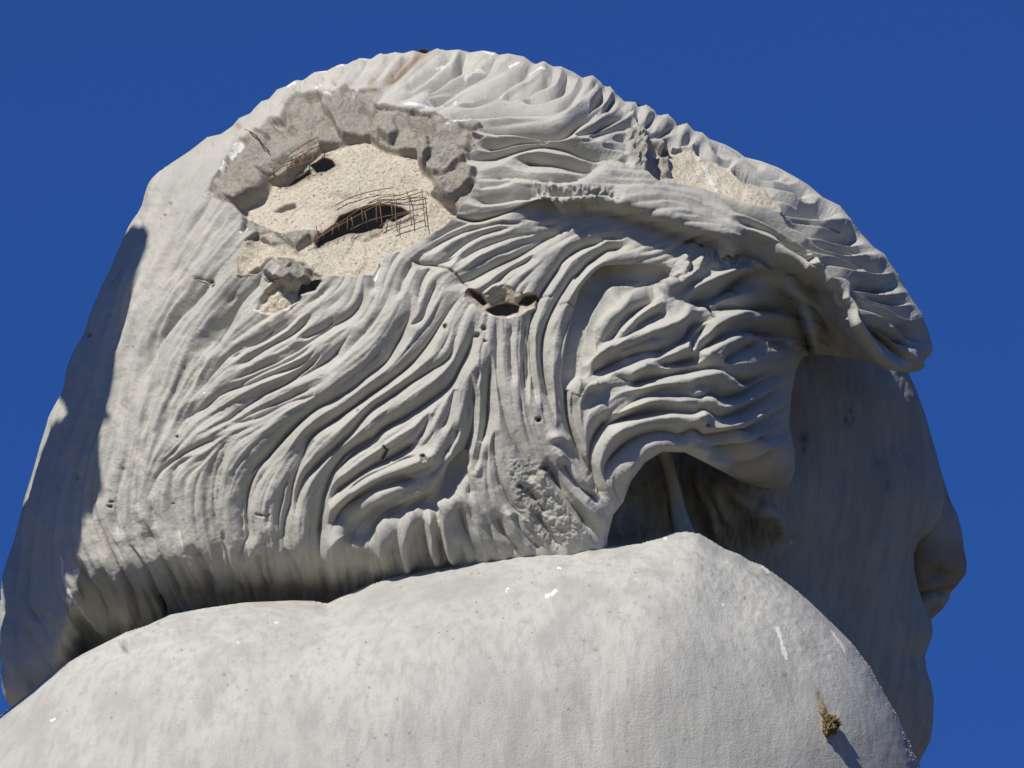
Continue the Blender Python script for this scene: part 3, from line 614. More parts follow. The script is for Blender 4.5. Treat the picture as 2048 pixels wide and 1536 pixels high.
# nick through the lens lock
g = np.zeros(L.X.shape)
for T, pts, a in ((TH, [(985,1225),(1010,1250),(970,1320)], 14), (TH, [(1160,60),(1230,75),(1330,95),(1430,140),(1490,195),(1540,240)], 7), (TC, [(370,800),(420,790),(500,830)], 6), (TD, [(215,400),(280,395),(340,410)], 6), (TD, [(100,345),(170,355)], 5),
                  (TD, [(1120,395),(1170,440),(1190,490)], 16), (TC, [(1110,880),(1180,880),(1225,855)], 12), (TG, [(1000,1090),(1030,1140),(1045,1190)], 12), (TB, [(175,1098),(320,1110),(440,1098)], 16), (TF, [(1210,490),(1330,505)], 3), (TI, [(150,455),(200,465),(235,460)], 5), (TA, [(490,770),(540,800),(600,780)], 12)):
    stamp(L, g, T(pts), a, 2.6, True, .1)
hair_h -= g; dirt_shade = np.maximum(dirt_shade, np.clip(g/14, 0, .8))
# exposed white undercoat, brown run, darker streaks in the folds
def streak(F, T, pts, a, s): stamp(L, F, T(pts), a, s, True, .15)
for T, pts, s_ in ((TC, [(500,270),(520,340),(550,410),(590,475)], 8), (TA, [(330,740),(370,680),(420,620)], 7), (TA, [(290,840),(320,760)], 4), (TA, [(190,995),(215,935)], 5), (TA, [(905,265),(905,300),(880,330)], 4), (TA, [(930,345),(990,350)], 3), (TA, [(1100,320),(1120,345),(1160,320)], 4),
                  (TA, [(1700,520),(1800,495),(1880,485)], 3), (TA, [(1420,400),(1520,420),(1620,400)], 6), (TA, [(1560,380),(1700,400),(1780,350)], 5), (TB, [(360,70),(440,90)], 4), (TB, [(120,520),(240,495)], 4), (TH, [(180,385),(230,380),(225,400)], 6), (TH, [(360,375),(430,340),(480,300)], 5), (TH, [(1495,290),(1500,330)], 4),
                  (TH, [(1610,405),(1680,405)], 3), (TH, [(1760,430),(1830,400)], 4), (TH, [(1000,40),(960,110),(930,200)], 6), (TF, [(1670,440),(1760,370)], 4), (TF, [(1500,210),(1540,150)], 4), (TG, [(1105,630),(1130,700),(1150,770)], 3), (TG, [(1365,670),(1370,700)], 3),
                  (TG, [(410,790),(405,900),(430,1020),(480,1120),(560,1220),(670,1340)], 6), (TG, [(460,900),(480,960)], 9), (TA, [(700,300),(760,262)], 4), (TA, [(900,200),(950,190)], 4), (TA, [(1000,170),(1060,155)], 3), (TA, [(1150,120),(1210,118)], 3), (TA, [(1800,250),(1900,180),(1960,170)], 4), (TB, [(60,170),(160,130)], 5), (TB, [(520,170),(600,130)], 5), (TB, [(650,200),(760,190)], 4),
                  (TH, [(640,20),(700,60)], 4), (TD, [(210,160),(250,130)], 3), (TC, [(130,120),(150,140)], 5), (TC, [(1030,435),(1060,440)], 3), (TF, [(1270,1205),(1290,1210)], 4), (TG, [(1160,820),(1210,850)], 4)):
    streak(white, T, pts, .92, s_*.6)
streak(stain_bounce, TA, [(1640,70),(1560,90),(1480,150),(1400,210),(1330,280),(1290,320)], .75, 11)
streak(stain_bounce, TA, [(1210,280),(1280,300)], .5, 10); streak(stain_bounce, TD, [(1320,280),(1345,340)], .8, 5); streak(stain_bounce, TD, [(1110,390),(1160,430)], .6, 5)
streak(stain_bounce, TG, [(610,570),(660,720),(720,850),(790,980),(850,1120)], .5, 4); streak(stain_bounce, TG, [(500,900),(540,980),(610,1090),(690,1240)], .5, 4); streak(stain_bounce, TA, [(380,520),(400,545)], .7, 6)
for T, pts, a, s_ in ((TI, [(1470,330),(1540,380),(1620,470)], .35, 22), (TC, [(1200,1300),(1350,1330)], .3, 40), (TC, [(60,500),(300,570),(600,650)], .12, 26), (TH, [(1850,1050),(1950,1200),(2000,1400)], .18, 26), (TC, [(260,100),(270,190)], .5, 6), (TE, [(350,650),(420,500)], .3, 30)):
    streak(dirt_shade, T, pts, a, s_)
groove_tone = smooth01((noise(L, 50, 81, 4, .6)-.15)/.4)*.12; dirt_shade = np.clip(np.maximum(dirt_shade, groove_tone*np.clip(groove/20, 0, 1)), 0, .85)  # patchy darker tone along the grooves

# part labels: 0 side locks, 1 crown locks, 2 fringe, 3 ear curl, 4 back locks, 5 nape roll, 6 exposed core
lab = np.zeros(L.X.shape, int)
CROWNP = CAP[:10] + [(1480,468),(1400,400),(1290,380),(1270,240),(1260,60),(200,60),(262,440),(420,400),(520,560),(640,545),(780,500)]
lab[inside(CROWNP, L.X, L.Y)] = 1
FR = [(1330,60),(1300,230),(1290,370),(1400,455),(1490,482),(1540,505),(1600,560),(1640,700),(1640,760),(1960,760),(1960,60)]
lab[inside(FR, L.X, L.Y)] = 2
CU = TD([(950,160),(650,205),(500,240),(420,330),(370,450),(330,560),(300,700),(270,850),(260,1000),(280,1150),(340,1320),(420,1480),(500,1700),(2000,1700),(1800,700),(1740,500),(1640,250),(1500,100),(1300,10)])
lab[inside(CU, L.X, L.Y) & (lab != 2)] = 3
BK = TF([(700,100),(1450,0),(1600,330),(1470,640),(1350,850),(1250,1100),(1060,1480),(960,1800),(600,1800),(-200,3400),(-200,100)])
lab[inside(BK, L.X, L.Y) & (lab != 1)] = 4
NP = TG([(480,640),(610,570),(930,450),(1060,240),(1400,70),(1700,180),(1510,480),(1510,700),(1700,1300),(1500,1700),(600,1700),(480,1120)])
lab[inside(NP, L.X, L.Y)] = 5
lab[(core+frac > .5) & (psd > -6)] = 6
hair_attrs = dict(core=core, fracture=frac, stain_bounce=stain_bounce, dirt_shade=dirt_shade, white=white)
hair_objs, HW = relief(L, HAIR, M, D, base, hair_h, ['side_locks','crown_locks','fringe','ear_curl','back_locks','nape_roll','exposed_core'], lab, M_HAIR, hair_attrs, cut=HS > 1, sink=SINK)
for o, t_ in zip(hair_objs, ['grey wavy side hair','grey crown hair with scalloped ridges','drooping front hair','curled hair over the ear','long hair down the back, partly in shadow','rolled hair above the shoulder','sandy broken-open concrete']):
    o['label'] = t_
def surf(x, y, up=0): return P(x, y, float(L.samp(HW, np.array([x], float), np.array([y], float))[0])+up)

# far side of the head, closing the body
Lb = Lat(-30, 70, 1960, 1600, 12)
BACK = [(950+(x-950)*.9955, 780+(y-780)*.9945) for x, y in HAIR]
Mb = inside(BACK, Lb.X, Lb.Y); Db, _, _ = nearest(BACK, Lb.X, Lb.Y); db = Lb.samp(dome(Lb, BACK, Mb, Db), Lb.X, Lb.Y)
za = {k: np.zeros(Lb.X.shape) for k in ATTRS}
relief(Lb, BACK, Mb, Db, 6-426*db, np.zeros(Lb.X.shape), ['far_side_hair'], np.zeros(Lb.X.shape, int), M_HAIR, za, rim=1)

# ================================================================== FACE, NECK, NOSE
FACE = [(1180,700),(1400,560),(1600,540),(1700,600),(1790,690),(1812,720),(1817,746),(1832,778),(1848,821),(1859,859),(1875,912),(1886,962),(1893,1000),(1888,1035),(1868,1062),(1838,1085),(1828,1110),(1830,1145),(1838,1180),(1850,1212),(1863,1240),(1866,1262),(1863,1276),(1854,1300),(1850,1314),(1853,1339),(1863,1370),(1868,1401),(1866,1447),(1861,1482),(1842,1517),(1820,1580),(1500,1640),(1150,1640),(1100,1000)]
Lf = Lat(1080, 520, 1960, 1680, 3)
MF = inside(FACE, Lf.X, Lf.Y); DF, _, _ = nearest(FACE, Lf.X, Lf.Y); dF = dome(Lf, FACE, MF, DF)
fb = -230 + 330*dF - .42*(Lf.X-1400) 
fb = fb - 40*np.exp(-((Lf.X-1790)/60)**2-((Lf.Y-880)/60)**2) + 24*np.exp(-((Lf.X-1800)/90)**2-((Lf.Y-1140)/110)**2) - 30*np.exp(-((Lf.X-1850)/45)**2-((Lf.Y-1310)/26)**2) + 48*np.exp(-((Lf.X-1530)/34)**2-((Lf.Y-1035)/36)**2)
# rough ear hollow with run-down cement
ear = sd_local(Lf, [(1230,860),(1600,900),(1600,1010),(1560,1090),(1440,1120),(1230,1120)], 80)
fb = fb + smooth01((ear+20)/60)*(22*noise(Lf, 70, 91, 4, .6, sx=.6, sy=1.6))
fb = fb + 300*np.exp(-((Lf.X-1165)/125)**2) + 120*np.exp(-((Lf.X-1480)/120)**2-((Lf.Y-990)/90)**2)
rf = np.zeros(Lf.X.shape)
for pts, a, s_ in ((TE([(330,560),(350,650),(330,760),(340,880)]), 22, 9), (TE([(250,660),(230,760),(250,880)]), 20, 9), (TE([(430,500),(440,640),(420,860)]), 20, 9), (TE([(510,420),(520,620),(560,860)]), 18, 9), (TE([(760,420),(800,560),(860,700),(880,860)]), 20, 10), (TE([(900,500),(1000,600),(1100,660)]), 20, 12), (TE([(960,430),(1150,520),(1340,560)]), 24, 14)):
    stamp(Lf, rf, pts, a, s_, True)
for pts, a, s_ in ((TE([(560,340),(590,480),(640,620),(670,760),(680,900)]), 34, 15), (TE([(680,560),(720,700),(760,860)]), 18, 10), (TE([(400,560),(470,700),(490,860)]), 16, 13), (TE([(880,520),(900,640),(960,760)]), 18, 12), (TE([(1120,750),(1180,700),(1260,740),(1270,850)]), 16, 10), (TE([(560,540),(540,700)]), 14, 12)):
    stamp(Lf, rf, pts, a, s_, True)
fh = rf + 7*noise(Lf, 170, 92, 2) + 2.2*noise(Lf, 40, 93, 4, .6) + 1.5*noise(Lf, 12, 95, 2, .6, sx=.5, sy=2.2)
fa = {k: np.zeros(Lf.X.shape) for k in ATTRS}
fa['dirt_shade'] = np.clip(smooth01((ear+10)/40)*(.35+.5*noise(Lf, 30, 97, 3, .6)), 0, .7)*.4  # noisy darker tone over the ear hollow
for (x, y, r, a) in ((1605,880,9,.8),(1604,900,6,.7),(1700,822,4,.6),(1690,840,5,.6),(1705,838,4,.6),(1697,850,3,.6),(1755,925,5,.4),(1775,970,7,.4),(1688,810,3,.5),(1850,825,3,.6)):
    fa['dirt_shade'] = np.maximum(fa['dirt_shade'], a*np.exp(-(np.hypot(Lf.X-x, (Lf.Y-y)/1.6)/r)**2))
fa['white'] = np.exp(-(np.hypot((Lf.X-1580)*.8+(Lf.Y-1083)*-.6, ((Lf.X-1580)*.6+(Lf.Y-1083)*.8)/.35)/5)**2)
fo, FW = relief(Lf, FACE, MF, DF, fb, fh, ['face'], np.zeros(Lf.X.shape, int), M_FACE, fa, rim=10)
zf = {k: np.zeros(Lf.X.shape) for k in ATTRS}
FACEB = [(1480+(x-1480)*.985, 1100+(y-1100)*.985) for x, y in FACE]; MFb = inside(FACEB, Lf.X, Lf.Y); DFb, _, _ = nearest(FACEB, Lf.X, Lf.Y); dFb = dome(Lf, FACEB, MFb, DFb)
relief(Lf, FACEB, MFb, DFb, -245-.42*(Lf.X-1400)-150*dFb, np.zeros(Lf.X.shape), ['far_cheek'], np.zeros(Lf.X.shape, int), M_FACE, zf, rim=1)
fo[0]['label'] = 'shaded cheek, jaw and neck'
sp = []
for x, y, d_, r_ in ((1322,880,330,15),(1332,915,320,13),(1342,950,312,12),(1350,985,315,13),(1356,1020,325,15),(1366,1060,345,20),(1374,1100,365,27)): sp.append((P(x, y, d_), r_/1000))
vs = []; fs = []
for i, (c_, r_) in enumerate(sp):
    for k in range(16):
        th = k*math.pi/8; rr_ = r_*(1+.12*math.sin(k*2.3+i*1.7)); vs.append(tuple(c_+RT*rr_*math.cos(th)+TW*rr_*math.sin(th)-statue.location))
for i in range(len(sp)-1):
    for k in range(16): fs.append((i*16+k, i*16+(k+1)%16, (i+1)*16+(k+1)%16, (i+1)*16+k))
me = bpy.data.meshes.new('strut'); me.from_pydata(vs, [], fs); me.materials.append(M_FACE)
for p in me.polygons: p.use_smooth = True
o = bpy.data.objects.new('strut', me); col.objects.link(o); o.parent = statue; o['label'] = 'thin cement strut from the ear curl down to the shoulder'
NOSE = [(1830,880),(1868,890),(1888,962),(1901,1001),(1915,1029),(1924,1063),(1928,1098),(1934,1126),(1932,1147),(1915,1171),(1901,1185),(1898,1199),(1887,1216),(1865,1237),(1838,1252),(1800,1240),(1790,1100),(1800,950)]
Ln = Lat(1770, 860, 1950, 1270, 2.5)
MN = inside(NOSE, Ln.X, Ln.Y); DN, _, _ = nearest(NOSE, Ln.X, Ln.Y); dN = dome(Ln, NOSE, MN, DN)
na = {k: np.zeros(Ln.X.shape) for k in ATTRS}
under = smooth01(((Ln.Y-1075)-.55*(Ln.X-1830))/40)
na['stain_bounce'] = .55*smooth01((Ln.Y-1060)/50)*(1-smooth01((Ln.Y-1165)/30)) + .5*np.exp(-((Ln.X-1872)/12)**2-((Ln.Y-1222)/12)**2)  # warm ground bounce painted brown under the nose
nh = 2*noise(Ln, 30, 99, 3) - 26*np.exp(-((Ln.Y-1190-(Ln.X-1860)*-.15)/7)**2) - 20*np.exp(-((Ln.X-1875)/22)**2-((Ln.Y-1150)/12)**2)
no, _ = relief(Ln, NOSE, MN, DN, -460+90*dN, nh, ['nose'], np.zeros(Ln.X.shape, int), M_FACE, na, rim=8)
no[0]['label'] = 'nose and lips jutting past the cheek, brown bounce light painted underneath'

# ================================================================== SHOULDER
SH = [(-400,1700),(-200,1560),(-60,1470),(0,1432),(60,1385),(117,1337),(165,1308),(215,1283),(250,1265),(293,1251),(342,1229),(405,1217),(488,1205),(586,1201),(630,1202),(654,1207),(684,1193),(725,1175),(767,1159),(830,1143),(893,1132),(970,1118),(1056,1104),(1142,1101),(1160,1095),(1173,1091),(1197,1092),(1240,1090),(1283,1085),(1310,1077),(1337,1067),(1355,1063),(1373,1062),(1400,1067),(1423,1081),(1450,1098),(1478,1108),(1500,1122),(1512,1126),(1525,1130),(1560,1155),(1595,1182),(1620,1204),(1642,1225),(1680,1262),(1706,1288),(1741,1335),(1769,1387),(1790,1422),(1814,1471),(1835,1517),(1850,1560),(1900,1800),(1850,2300),(1400,2700),(400,2800),(-400,2600),(-600,2100)]
Ls = Lat(-620, 1040, 1920, 2820, 4)
MS = inside(SH, Ls.X, Ls.Y); DS, _, _ = nearest(SH, Ls.X, Ls.Y); dS = dome(Ls, SH, MS, DS)
sb = 400 + 620*dS
cre, _, _ = nearest([(654,1190),(640,1230),(560,1320),(430,1440),(300,1620)], Ls.X, Ls.Y, False)
sb = sb - 22*np.exp(-(cre/50)**2)*smooth01((1500-Ls.Y)/300)
sb = sb + 26*np.exp(-((Ls.X-1330)/150)**2-((Ls.Y-1220)/190)**2) - 16*np.exp(-((Ls.X-1190)/60)**2-((Ls.Y-1330)/130)**2) - 18*np.exp(-((Ls.X-1470)/70)**2-((Ls.Y-1190)/90)**2) + 14*np.exp(-((Ls.X-1650)/110)**2-((Ls.Y-1420)/140)**2)
sb = sb + 9*noise(Ls, 260, 101, 2)
ridx = np.clip(Ls.X-(1392+.13*(Ls.Y-1062)), 0, 170); sb = sb - .06*blur(ridx, 3)
ridy = np.clip((900-.5*(Ls.Y-1150))-Ls.X, 0, 200); sb = sb - .05*blur(ridy, 4)
Lh = Lat(-40, 1050, 1900, 1600, 2.5)
def up(A): return Ls.samp(A, Lh.X, Lh.Y)
MH = inside(SH, Lh.X, Lh.Y); DH, _, _ = nearest(SH, Lh.X, Lh.Y)
# fine visible piece + coarse rest
ratio = np.where(MS, (dS**2)/np.maximum(DS, 2), 0)
sbh = up(blur(np.where(MS, sb-400-620*dS, 0), 1)) + 400 + 620*np.sqrt(np.maximum(up(blur(ratio, 2)/np.maximum(blur(MS.astype(float), 2), .2))*DH*(1-smooth01((DH-16)/30)) + up(dS**2)*smooth01((DH-16)/30), 0))
sh = 2.2*noise(Lh, 120, 103, 3, .5) + .35*noise(Lh, 12, 105, 3, .6) + .35*noise(Lh, 8, 107, 2, .6, sx=.6, sy=3)*smooth01((Lh.X-900)/400)
rgh = sd_local(Lh, TS([(1240,180),(1500,200),(1800,450),(2000,700),(1900,800),(1700,700),(1300,420)]), 60); sh += smooth01((rgh+30)/60)*1.6*noise(Lh, 12, 109, 3, .65)
TM = tile(0, 1100, 2.048)
sr = np.zeros(Lh.X.shape)
for T, pts, a, s_ in ((TM, [(380,430),(520,380),(640,350),(740,330),(800,315)], 14, 9), (TM, [(720,300),(820,300),(940,295)], 6, 7), (TM, [(250,480),(330,450),(420,420)], 6, 8)): stamp(Lh, sr, T(pts), a, s_, True)
sh = sh + sr*(.6+.6*noise(Lh, 12, 111, 2)) - .8*np.roll(sr, 5, 0)
sa = {k: np.zeros(Lh.X.shape) for k in ATTRS}
for T, pts, a, s_, k in ((TS, [(1665,560),(1690,640),(1725,750)], 1, 6, 'white'), (TS, [(480,425),(520,405),(555,375)], 1, 5, 'white'), (TS, [(285,400),(300,370)], .9, 3, 'white'), (TS, [(1390,450),(1405,465)], 1, 5, 'white'), (TS, [(1940,580),(2010,680),(2030,740)], .9, 3.5, 'white'), (TS, [(1090,120),(1110,115)], 1, 5, 'white'), (TS, [(1590,260),(1640,300)], .9, 4, 'white'), (TS, [(545,272),(575,275)], .9, 3, 'white'), (TM, [(1120,298),(1140,292)], 1, 3, 'white'), (TM, [(970,382),(990,378)], 1, 3, 'white'), (TM, [(205,705),(230,690)], 1, 3, 'white'),
                         (TS, [(1700,820),(1730,820)], .5, 6, 'dirt_shade'), (TS, [(1790,660),(1890,690)], .35, 9, 'dirt_shade'), (TS, [(1510,285),(1590,325)], .4, 5, 'dirt_shade'), (TS, [(600,990),(612,1000)], .6, 3, 'dirt_shade'), (TS, [(812,495),(820,500)], .8, 2.5, 'dirt_shade'), (TM, [(500,400),(520,405)], .6, 4, 'dirt_shade'), (TM, [(1495,377),(1503,379)], .9, 2.5, 'dirt_shade'), (TM, [(1465,470),(1475,468)], .8, 2, 'dirt_shade'), (TM, [(930,550),(938,552)], .7, 2.5, 'dirt_shade'), (TM, [(1625,612),(1632,616)], .7, 2.5, 'dirt_shade'), (TJ, [(380,1080),(400,1130),(430,1190),(450,1230)], .75, 8, 'stain_bounce'), (TS, [(730,690),(760,690)], .6, 3, 'dirt_shade'), (TS, [(1880,640),(1800,660)], .25, 20, 'dirt_shade'), (TS, [(1270,210),(1290,300)], .22, 14, 'dirt_shade')):
    stamp(Lh, sa[k], T(pts), a, s_*.85, True)
for k in range(150):
    x = rng.uniform(0, 1780); y = rng.uniform(1120, 1530); r_ = rng.uniform(1.2, 2.6)
    i = int((x-Lh.x0)/Lh.st); j = int((y-Lh.y0)/Lh.st); sl_ = (slice(j-4, j+5), slice(i-4, i+5))
    if 5 < j < Lh.ny-6 and 5 < i < Lh.nx-6: sa['dirt_shade'][sl_] = np.maximum(sa['dirt_shade'][sl_], rng.uniform(.3, .8)*np.exp(-(np.hypot(Lh.X[sl_]-x, Lh.Y[sl_]-y)/r_)**2))
shoulder, SW = relief(Lh, SH, MH, DH, sbh, sh, ['shoulder'], np.zeros(Lh.X.shape, int), M_ROBE, sa, rim=8)
shoulder[0]['label'] = 'smooth pale grey robed shoulder'
def ssurf(x, y, up_=0): return P(x, y, float(Lh.samp(SW, np.array([x], float), np.array([y], float))[0])+up_)

# the same shoulder carried on below the frame, and its back
Lq = Lat(-620, 1040, 1920, 2820, 12)
MQ = inside(SH, Lq.X, Lq.Y); DQ, _, _ = nearest(SH, Lq.X, Lq.Y); sq_ = Ls.samp(sb, Lq.X, Lq.Y); dq_ = Ls.samp(dS, Lq.X, Lq.Y); zq = {k: np.zeros(Lq.X.shape) for k in ATTRS}
relief(Lq, SH, MQ, DQ, sq_-2, np.zeros(Lq.X.shape), ['lower_robe'], np.zeros(Lq.X.shape, int), M_ROBE, zq, rim=1, cut=Lq.Y < 1575)
relief(Lq, SH, MQ, DQ, 395-800*dq_, np.zeros(Lq.X.shape), ['robe_back'], np.where(Lq.Y > 1180, 0, 9), M_ROBE, zq, rim=1)
# robe below the frame down to a plinth
def loft(name, rings, mat, parent, folds=0, n=72):
    vs = []
    for (cx, cy, z, rx, ry) in rings:
        for k in range(n):
            a = k*2*math.pi/n; f = 1+folds*math.sin(a*11+z*.4)*.5+folds*math.sin(a*7-z*.2)*.5
            vs.append((cx+rx*f*math.cos(a), cy+ry*f*math.sin(a), z))
    fs = [(i*n+k, i*n+(k+1)%n, (i+1)*n+(k+1)%n, (i+1)*n+k) for i in range(len(rings)-1) for k in range(n)]
    fs += [tuple(range(n))[::-1], tuple((len(rings)-1)*n+k for k in range(n))]
    me = bpy.data.meshes.new(name); off = parent.location; me.from_pydata([(x-off.x, y-off.y, z-off.z) for x, y, z in vs], [], fs); me.materials.append(mat)
    for p in me.polygons: p.use_smooth = True
    o = bpy.data.objects.new(name, me); col.objects.link(o); o.parent = parent; return o
zt = HEAD_Z-1.15
loft('robe', [(0,.35,1.2,1.9,1.5),(0,.35,3,1.7,1.35),(-.1,.35,5,1.5,1.2),(-.2,.35,zt-2.2,1.35,1.1),(-.25,.4,zt-1,1.25,.75),(-.2,.5,zt-.3,.95,.5),(-.1,.5,zt,.6,.3)], M_ROBE, statue, .05)
loft('plinth', [(0,.35,0,2.6,2.2),(0,.35,.9,2.6,2.2),(0,.35,1.0,2.4,2.0),(0,.35,1.25,2.3,1.9)], M_ROBE, statue)

# ================================================================== ADDED SLAB out of frame, shaped to shade the back of the hair
S3 = np.array(SUNV); S3 = S3/np.linalg.norm(S3)
SHR = [(462,284),(472,290),(500,284),(550,266),(600,251),(640,239),(700,227),(760,217),(800,210),(828,203),(842,210),(858,196),(880,190),(930,187),(985,192),(1010,182),(1045,158),(1070,154),(1110,150),(1150,142),(1200,145),(1250,170),(1290,200),(1360,235),(1430,240)]
SHL = [(455,256),(470,238),(500,212),(550,190),(600,168),(640,150),(700,124),(760,104),(795,102),(828,120),(842,124),(858,112),(880,94),(930,76),(985,60),(1010,54),(1045,46),(1070,40),(1110,32),(1150,22),(1200,12),(1250,9),(1290,10),(1360,14),(1430,22)]
def toward_sun(x, y, t):      # the point t mm from the hair surface towards the sun
    dep = float(L.samp(BSM, np.array([x], float), np.array([y], float))[0])
    return P(x + S3[0]*t, y - S3[1]*t, dep + S3[2]*t)
BSM = blur(base, 6)
NC = 9; grid = []
for (yr, xr), (yl, xl) in zip(SHR, SHL): grid.append([toward_sun(xl+(xr-xl)*k/(NC-1), yr, 1500) for k in range(NC)])
grid2 = [[P(xl+(xr-xl)*k/(NC-1) + S3[0]*1500, y - S3[1]*1500, d_ + S3[2]*1500) for k in range(NC)] for xl, xr, y, d_ in ((-60,100,1300,410),(-20,118,1338,425),(-40,95,1385,430),(-80,50,1440,430),(-120,-5,1490,430),(-200,-60,1600,440))]
vs, fs = [], []
grid += [[P(xl+(xr-xl)*k/(NC-1) + S3[0]*1500, y - S3[1]*1500, 150 + S3[2]*1500) for k in range(NC)] for xl, xr, y in ((-60,185,1330),(-80,180,1380),(-100,170,1440),(-120,160,1520))]
for gr_ in (grid, grid2):
    b0 = len(vs); nr = len(gr_); n_ = nr*NC
    for sgn in (.06, -.06):
        for row in gr_: vs += [p+SUN*sgn for p in row]
    for r_ in range(nr-1):
        for k in range(NC-1):
            a = b0+r_*NC+k; fs += [(a, a+1, a+NC+1, a+NC), (a+n_, a+n_+NC, a+n_+NC+1, a+n_+1)]
        for a in (b0+r_*NC, b0+r_*NC+NC-1): fs.append((a, a+NC, a+NC+n_, a+n_))
    for a0 in (b0, b0+(nr-1)*NC):
        for k in range(NC-1): fs.append((a0+k, a0+k+1, a0+k+1+n_, a0+k+n_))
me = bpy.data.meshes.new('shadow_slab'); me.from_pydata([tuple(v-statue.location) for v in vs], [], fs); me.materials.append(M_ROBE)
o = bpy.data.objects.new('shadow_slab', me); col.objects.link(o); o.parent = statue

sp = [(-860,380,705,.11),(-900,700,760,.12),(-860,1100,720,.14),(-680,1500,600,.19),(-380,1900,430,.26)]; vs = []; fs = []  # added unseen tube joining the shading slab to the shoulder
for i, (x, y, d_, r_) in enumerate(sp):
    for k in range(20):
        th = k*math.pi/10; f_ = 1+.08*math.sin(k*1.9+i); vs.append(tuple(P(x, y, d_)+RT*r_*f_*math.cos(th)+TW*r_*f_*math.sin(th)-statue.location))
for i in range(len(sp)-1):
    for k in range(20): fs.append((i*20+k, i*20+(k+1)%20, (i+1)*20+(k+1)%20, (i+1)*20+k))
fs.append(tuple(range(20)))
me = bpy.data.meshes.new('shadow_slab_stem'); me.from_pydata(vs, [], fs); me.materials.append(M_ROBE)
for p in me.polygons: p.use_smooth = True
o = bpy.data.objects.new('shadow_slab_stem', me); col.objects.link(o); o.parent = statue

# ================================================================== WIRE MESH in the broken opening
wm = bpy.data.objects.new('wire_mesh', None); col.objects.link(wm); wm.parent = statue; wm['label'] = 'rusty wire mesh in the broken opening'
def wire(zpts, lift, parent=wm, rad=.00095, T=TA):
    q = spline(T(zpts), 9)
    tube('wire', [surf2(x, y)+TW*(lift/1000) for x, y in q], rad, M_RUST, parent, 5)
HWs = blur(np.where(HS > -14, np.nan, HW), 0)
# depth of the core with the holes bridged over
good = ((HS < -8) & M).astype(float); HB = blur(HW*good, 8)/np.maximum(blur(good, 8), 1e-3)
def surf2(x, y): return P(x, y, float(L.samp(HB, np.array([x], float), np.array([y], float))[0]))
WL = 1.2
for pts in ([(820,1292),(900,1240),(1000,1180),(1090,1130),(1180,1080),(1260,1040),(1350,1010),(1440,985),(1560,950)], [(870,1255),(1000,1170),(1150,1065),(1280,990),(1400,975),(1520,935)],
            [(1100,1190),(1200,1140),(1300,1110),(1420,1085),(1570,1050)], [(1370,1200),(1460,1165),(1570,1130)], [(1180,1060),(1300,1010),(1420,1000),(1565,985)], [(1000,1040),(1120,980),(1250,945),(1370,925)], [(1280,1170),(1380,1110),(1480,1080)]):
    wire(pts, WL)
for pts in ([(885,1165),(895,1210),(885,1250)], [(915,1185),(935,1225),(925,1245)], [(985,1175),(990,1200),(985,1225)], [(1000,1140),(1030,1165),(1025,1200)], [(1080,1120),(1082,1160),(1080,1200)], [(1105,1110),(1115,1150),(1112,1180)], [(1170,1060),(1175,1110),(1180,1150)],
            [(1190,1075),(1200,1120),(1205,1170)], [(1270,995),(1262,1060),(1265,1150)], [(1280,1000),(1290,1080),(1300,1170)], [(1370,960),(1380,1040),(1385,1130),(1395,1205)], [(1450,940),(1470,1010),(1475,1090),(1485,1165)], [(1545,940),(1555,1010),(1562,1090),(1572,1170)], [(1350,1000),(1360,1060),(1365,1110)]):
    wire(pts, WL+2)
for pts in ([(600,850),(660,800),(740,770),(820,735),(900,715)], [(650,850),(720,805),(800,775),(880,745)], [(660,780),(760,740),(850,690),(930,650)], [(700,730),(800,660),(890,610)]): wire(pts, 4, rad=.0010)
for pts in ([(615,795),(618,850)], [(700,760),(705,820)], [(800,690),(805,740),(798,790)], [(870,690),(862,730),(872,760)], [(890,600),(905,650),(895,690)], [(785,740),(790,790)]): wire(pts, 6, rad=.0010)

# ================================================================== SMALL THINGS
def clump(name, centre, r, mat, seed, sq=(1,1,1)):
    rr = random.Random(seed); import bmesh as bmh
    bm = bmh.new(); bmh.ops.create_icosphere(bm, subdivisions=4, radius=1)
    from mathutils import noise as mn
    for v in bm.verts:
        d = v.co.normalized(); f = 1+.55*mn.noise(d*1.7+Vector((seed,0,0)))+.4*mn.noise(d*4.5+Vector((seed,3,0)))+.25*mn.noise(d*11)
        v.co = Vector((d.x*sq[0], d.y*sq[1], d.z*sq[2]))*f*r
    me = bpy.data.meshes.new(name); bm.to_mesh(me); bm.free(); me.materials.append(mat)
    o = bpy.data.objects.new(name, me); col.objects.link(o); o.location = centre; return o
c = ssurf(*TJ([(455,1290)])[0], 16)
tuft = bpy.data.objects.new('moss_clump', None); col.objects.link(tuft); tuft.location = ssurf(*TJ([(455,1290)])[0])
tag(tuft, 'small brown dried moss clump with straw stuck low on the right of the shoulder', 'moss')
k1 = clump('moss_ball', c-tuft.location, .016, M_MOSS, 3, (1,.9,1.15)); k1.parent = tuft
k1 = clump('moss_ball', ssurf(*TJ([(490,1285)])[0], 14)-tuft.location, .009, M_MOSS, 8); k1.parent = tuft
for i in range(13):
    a = random.uniform(-.8, 1.0); l = random.uniform(10, 34); x0, y0 = TJ([(440+random.uniform(-18,18), 1240+random.uniform(-10,10))])[0]
    x1 = x0-4+math.sin(a)*l*.45-l*.3; y1 = y0-l*abs(math.cos(a))
    tube('straw', [ssurf(x0, y0, 8), ssurf((x0+x1)/2+random.uniform(-2,2), (y0+y1)/2, 8+random.uniform(0,5)), ssurf(x1, y1, 3)], .0007, M_STRAW, tuft, 4)
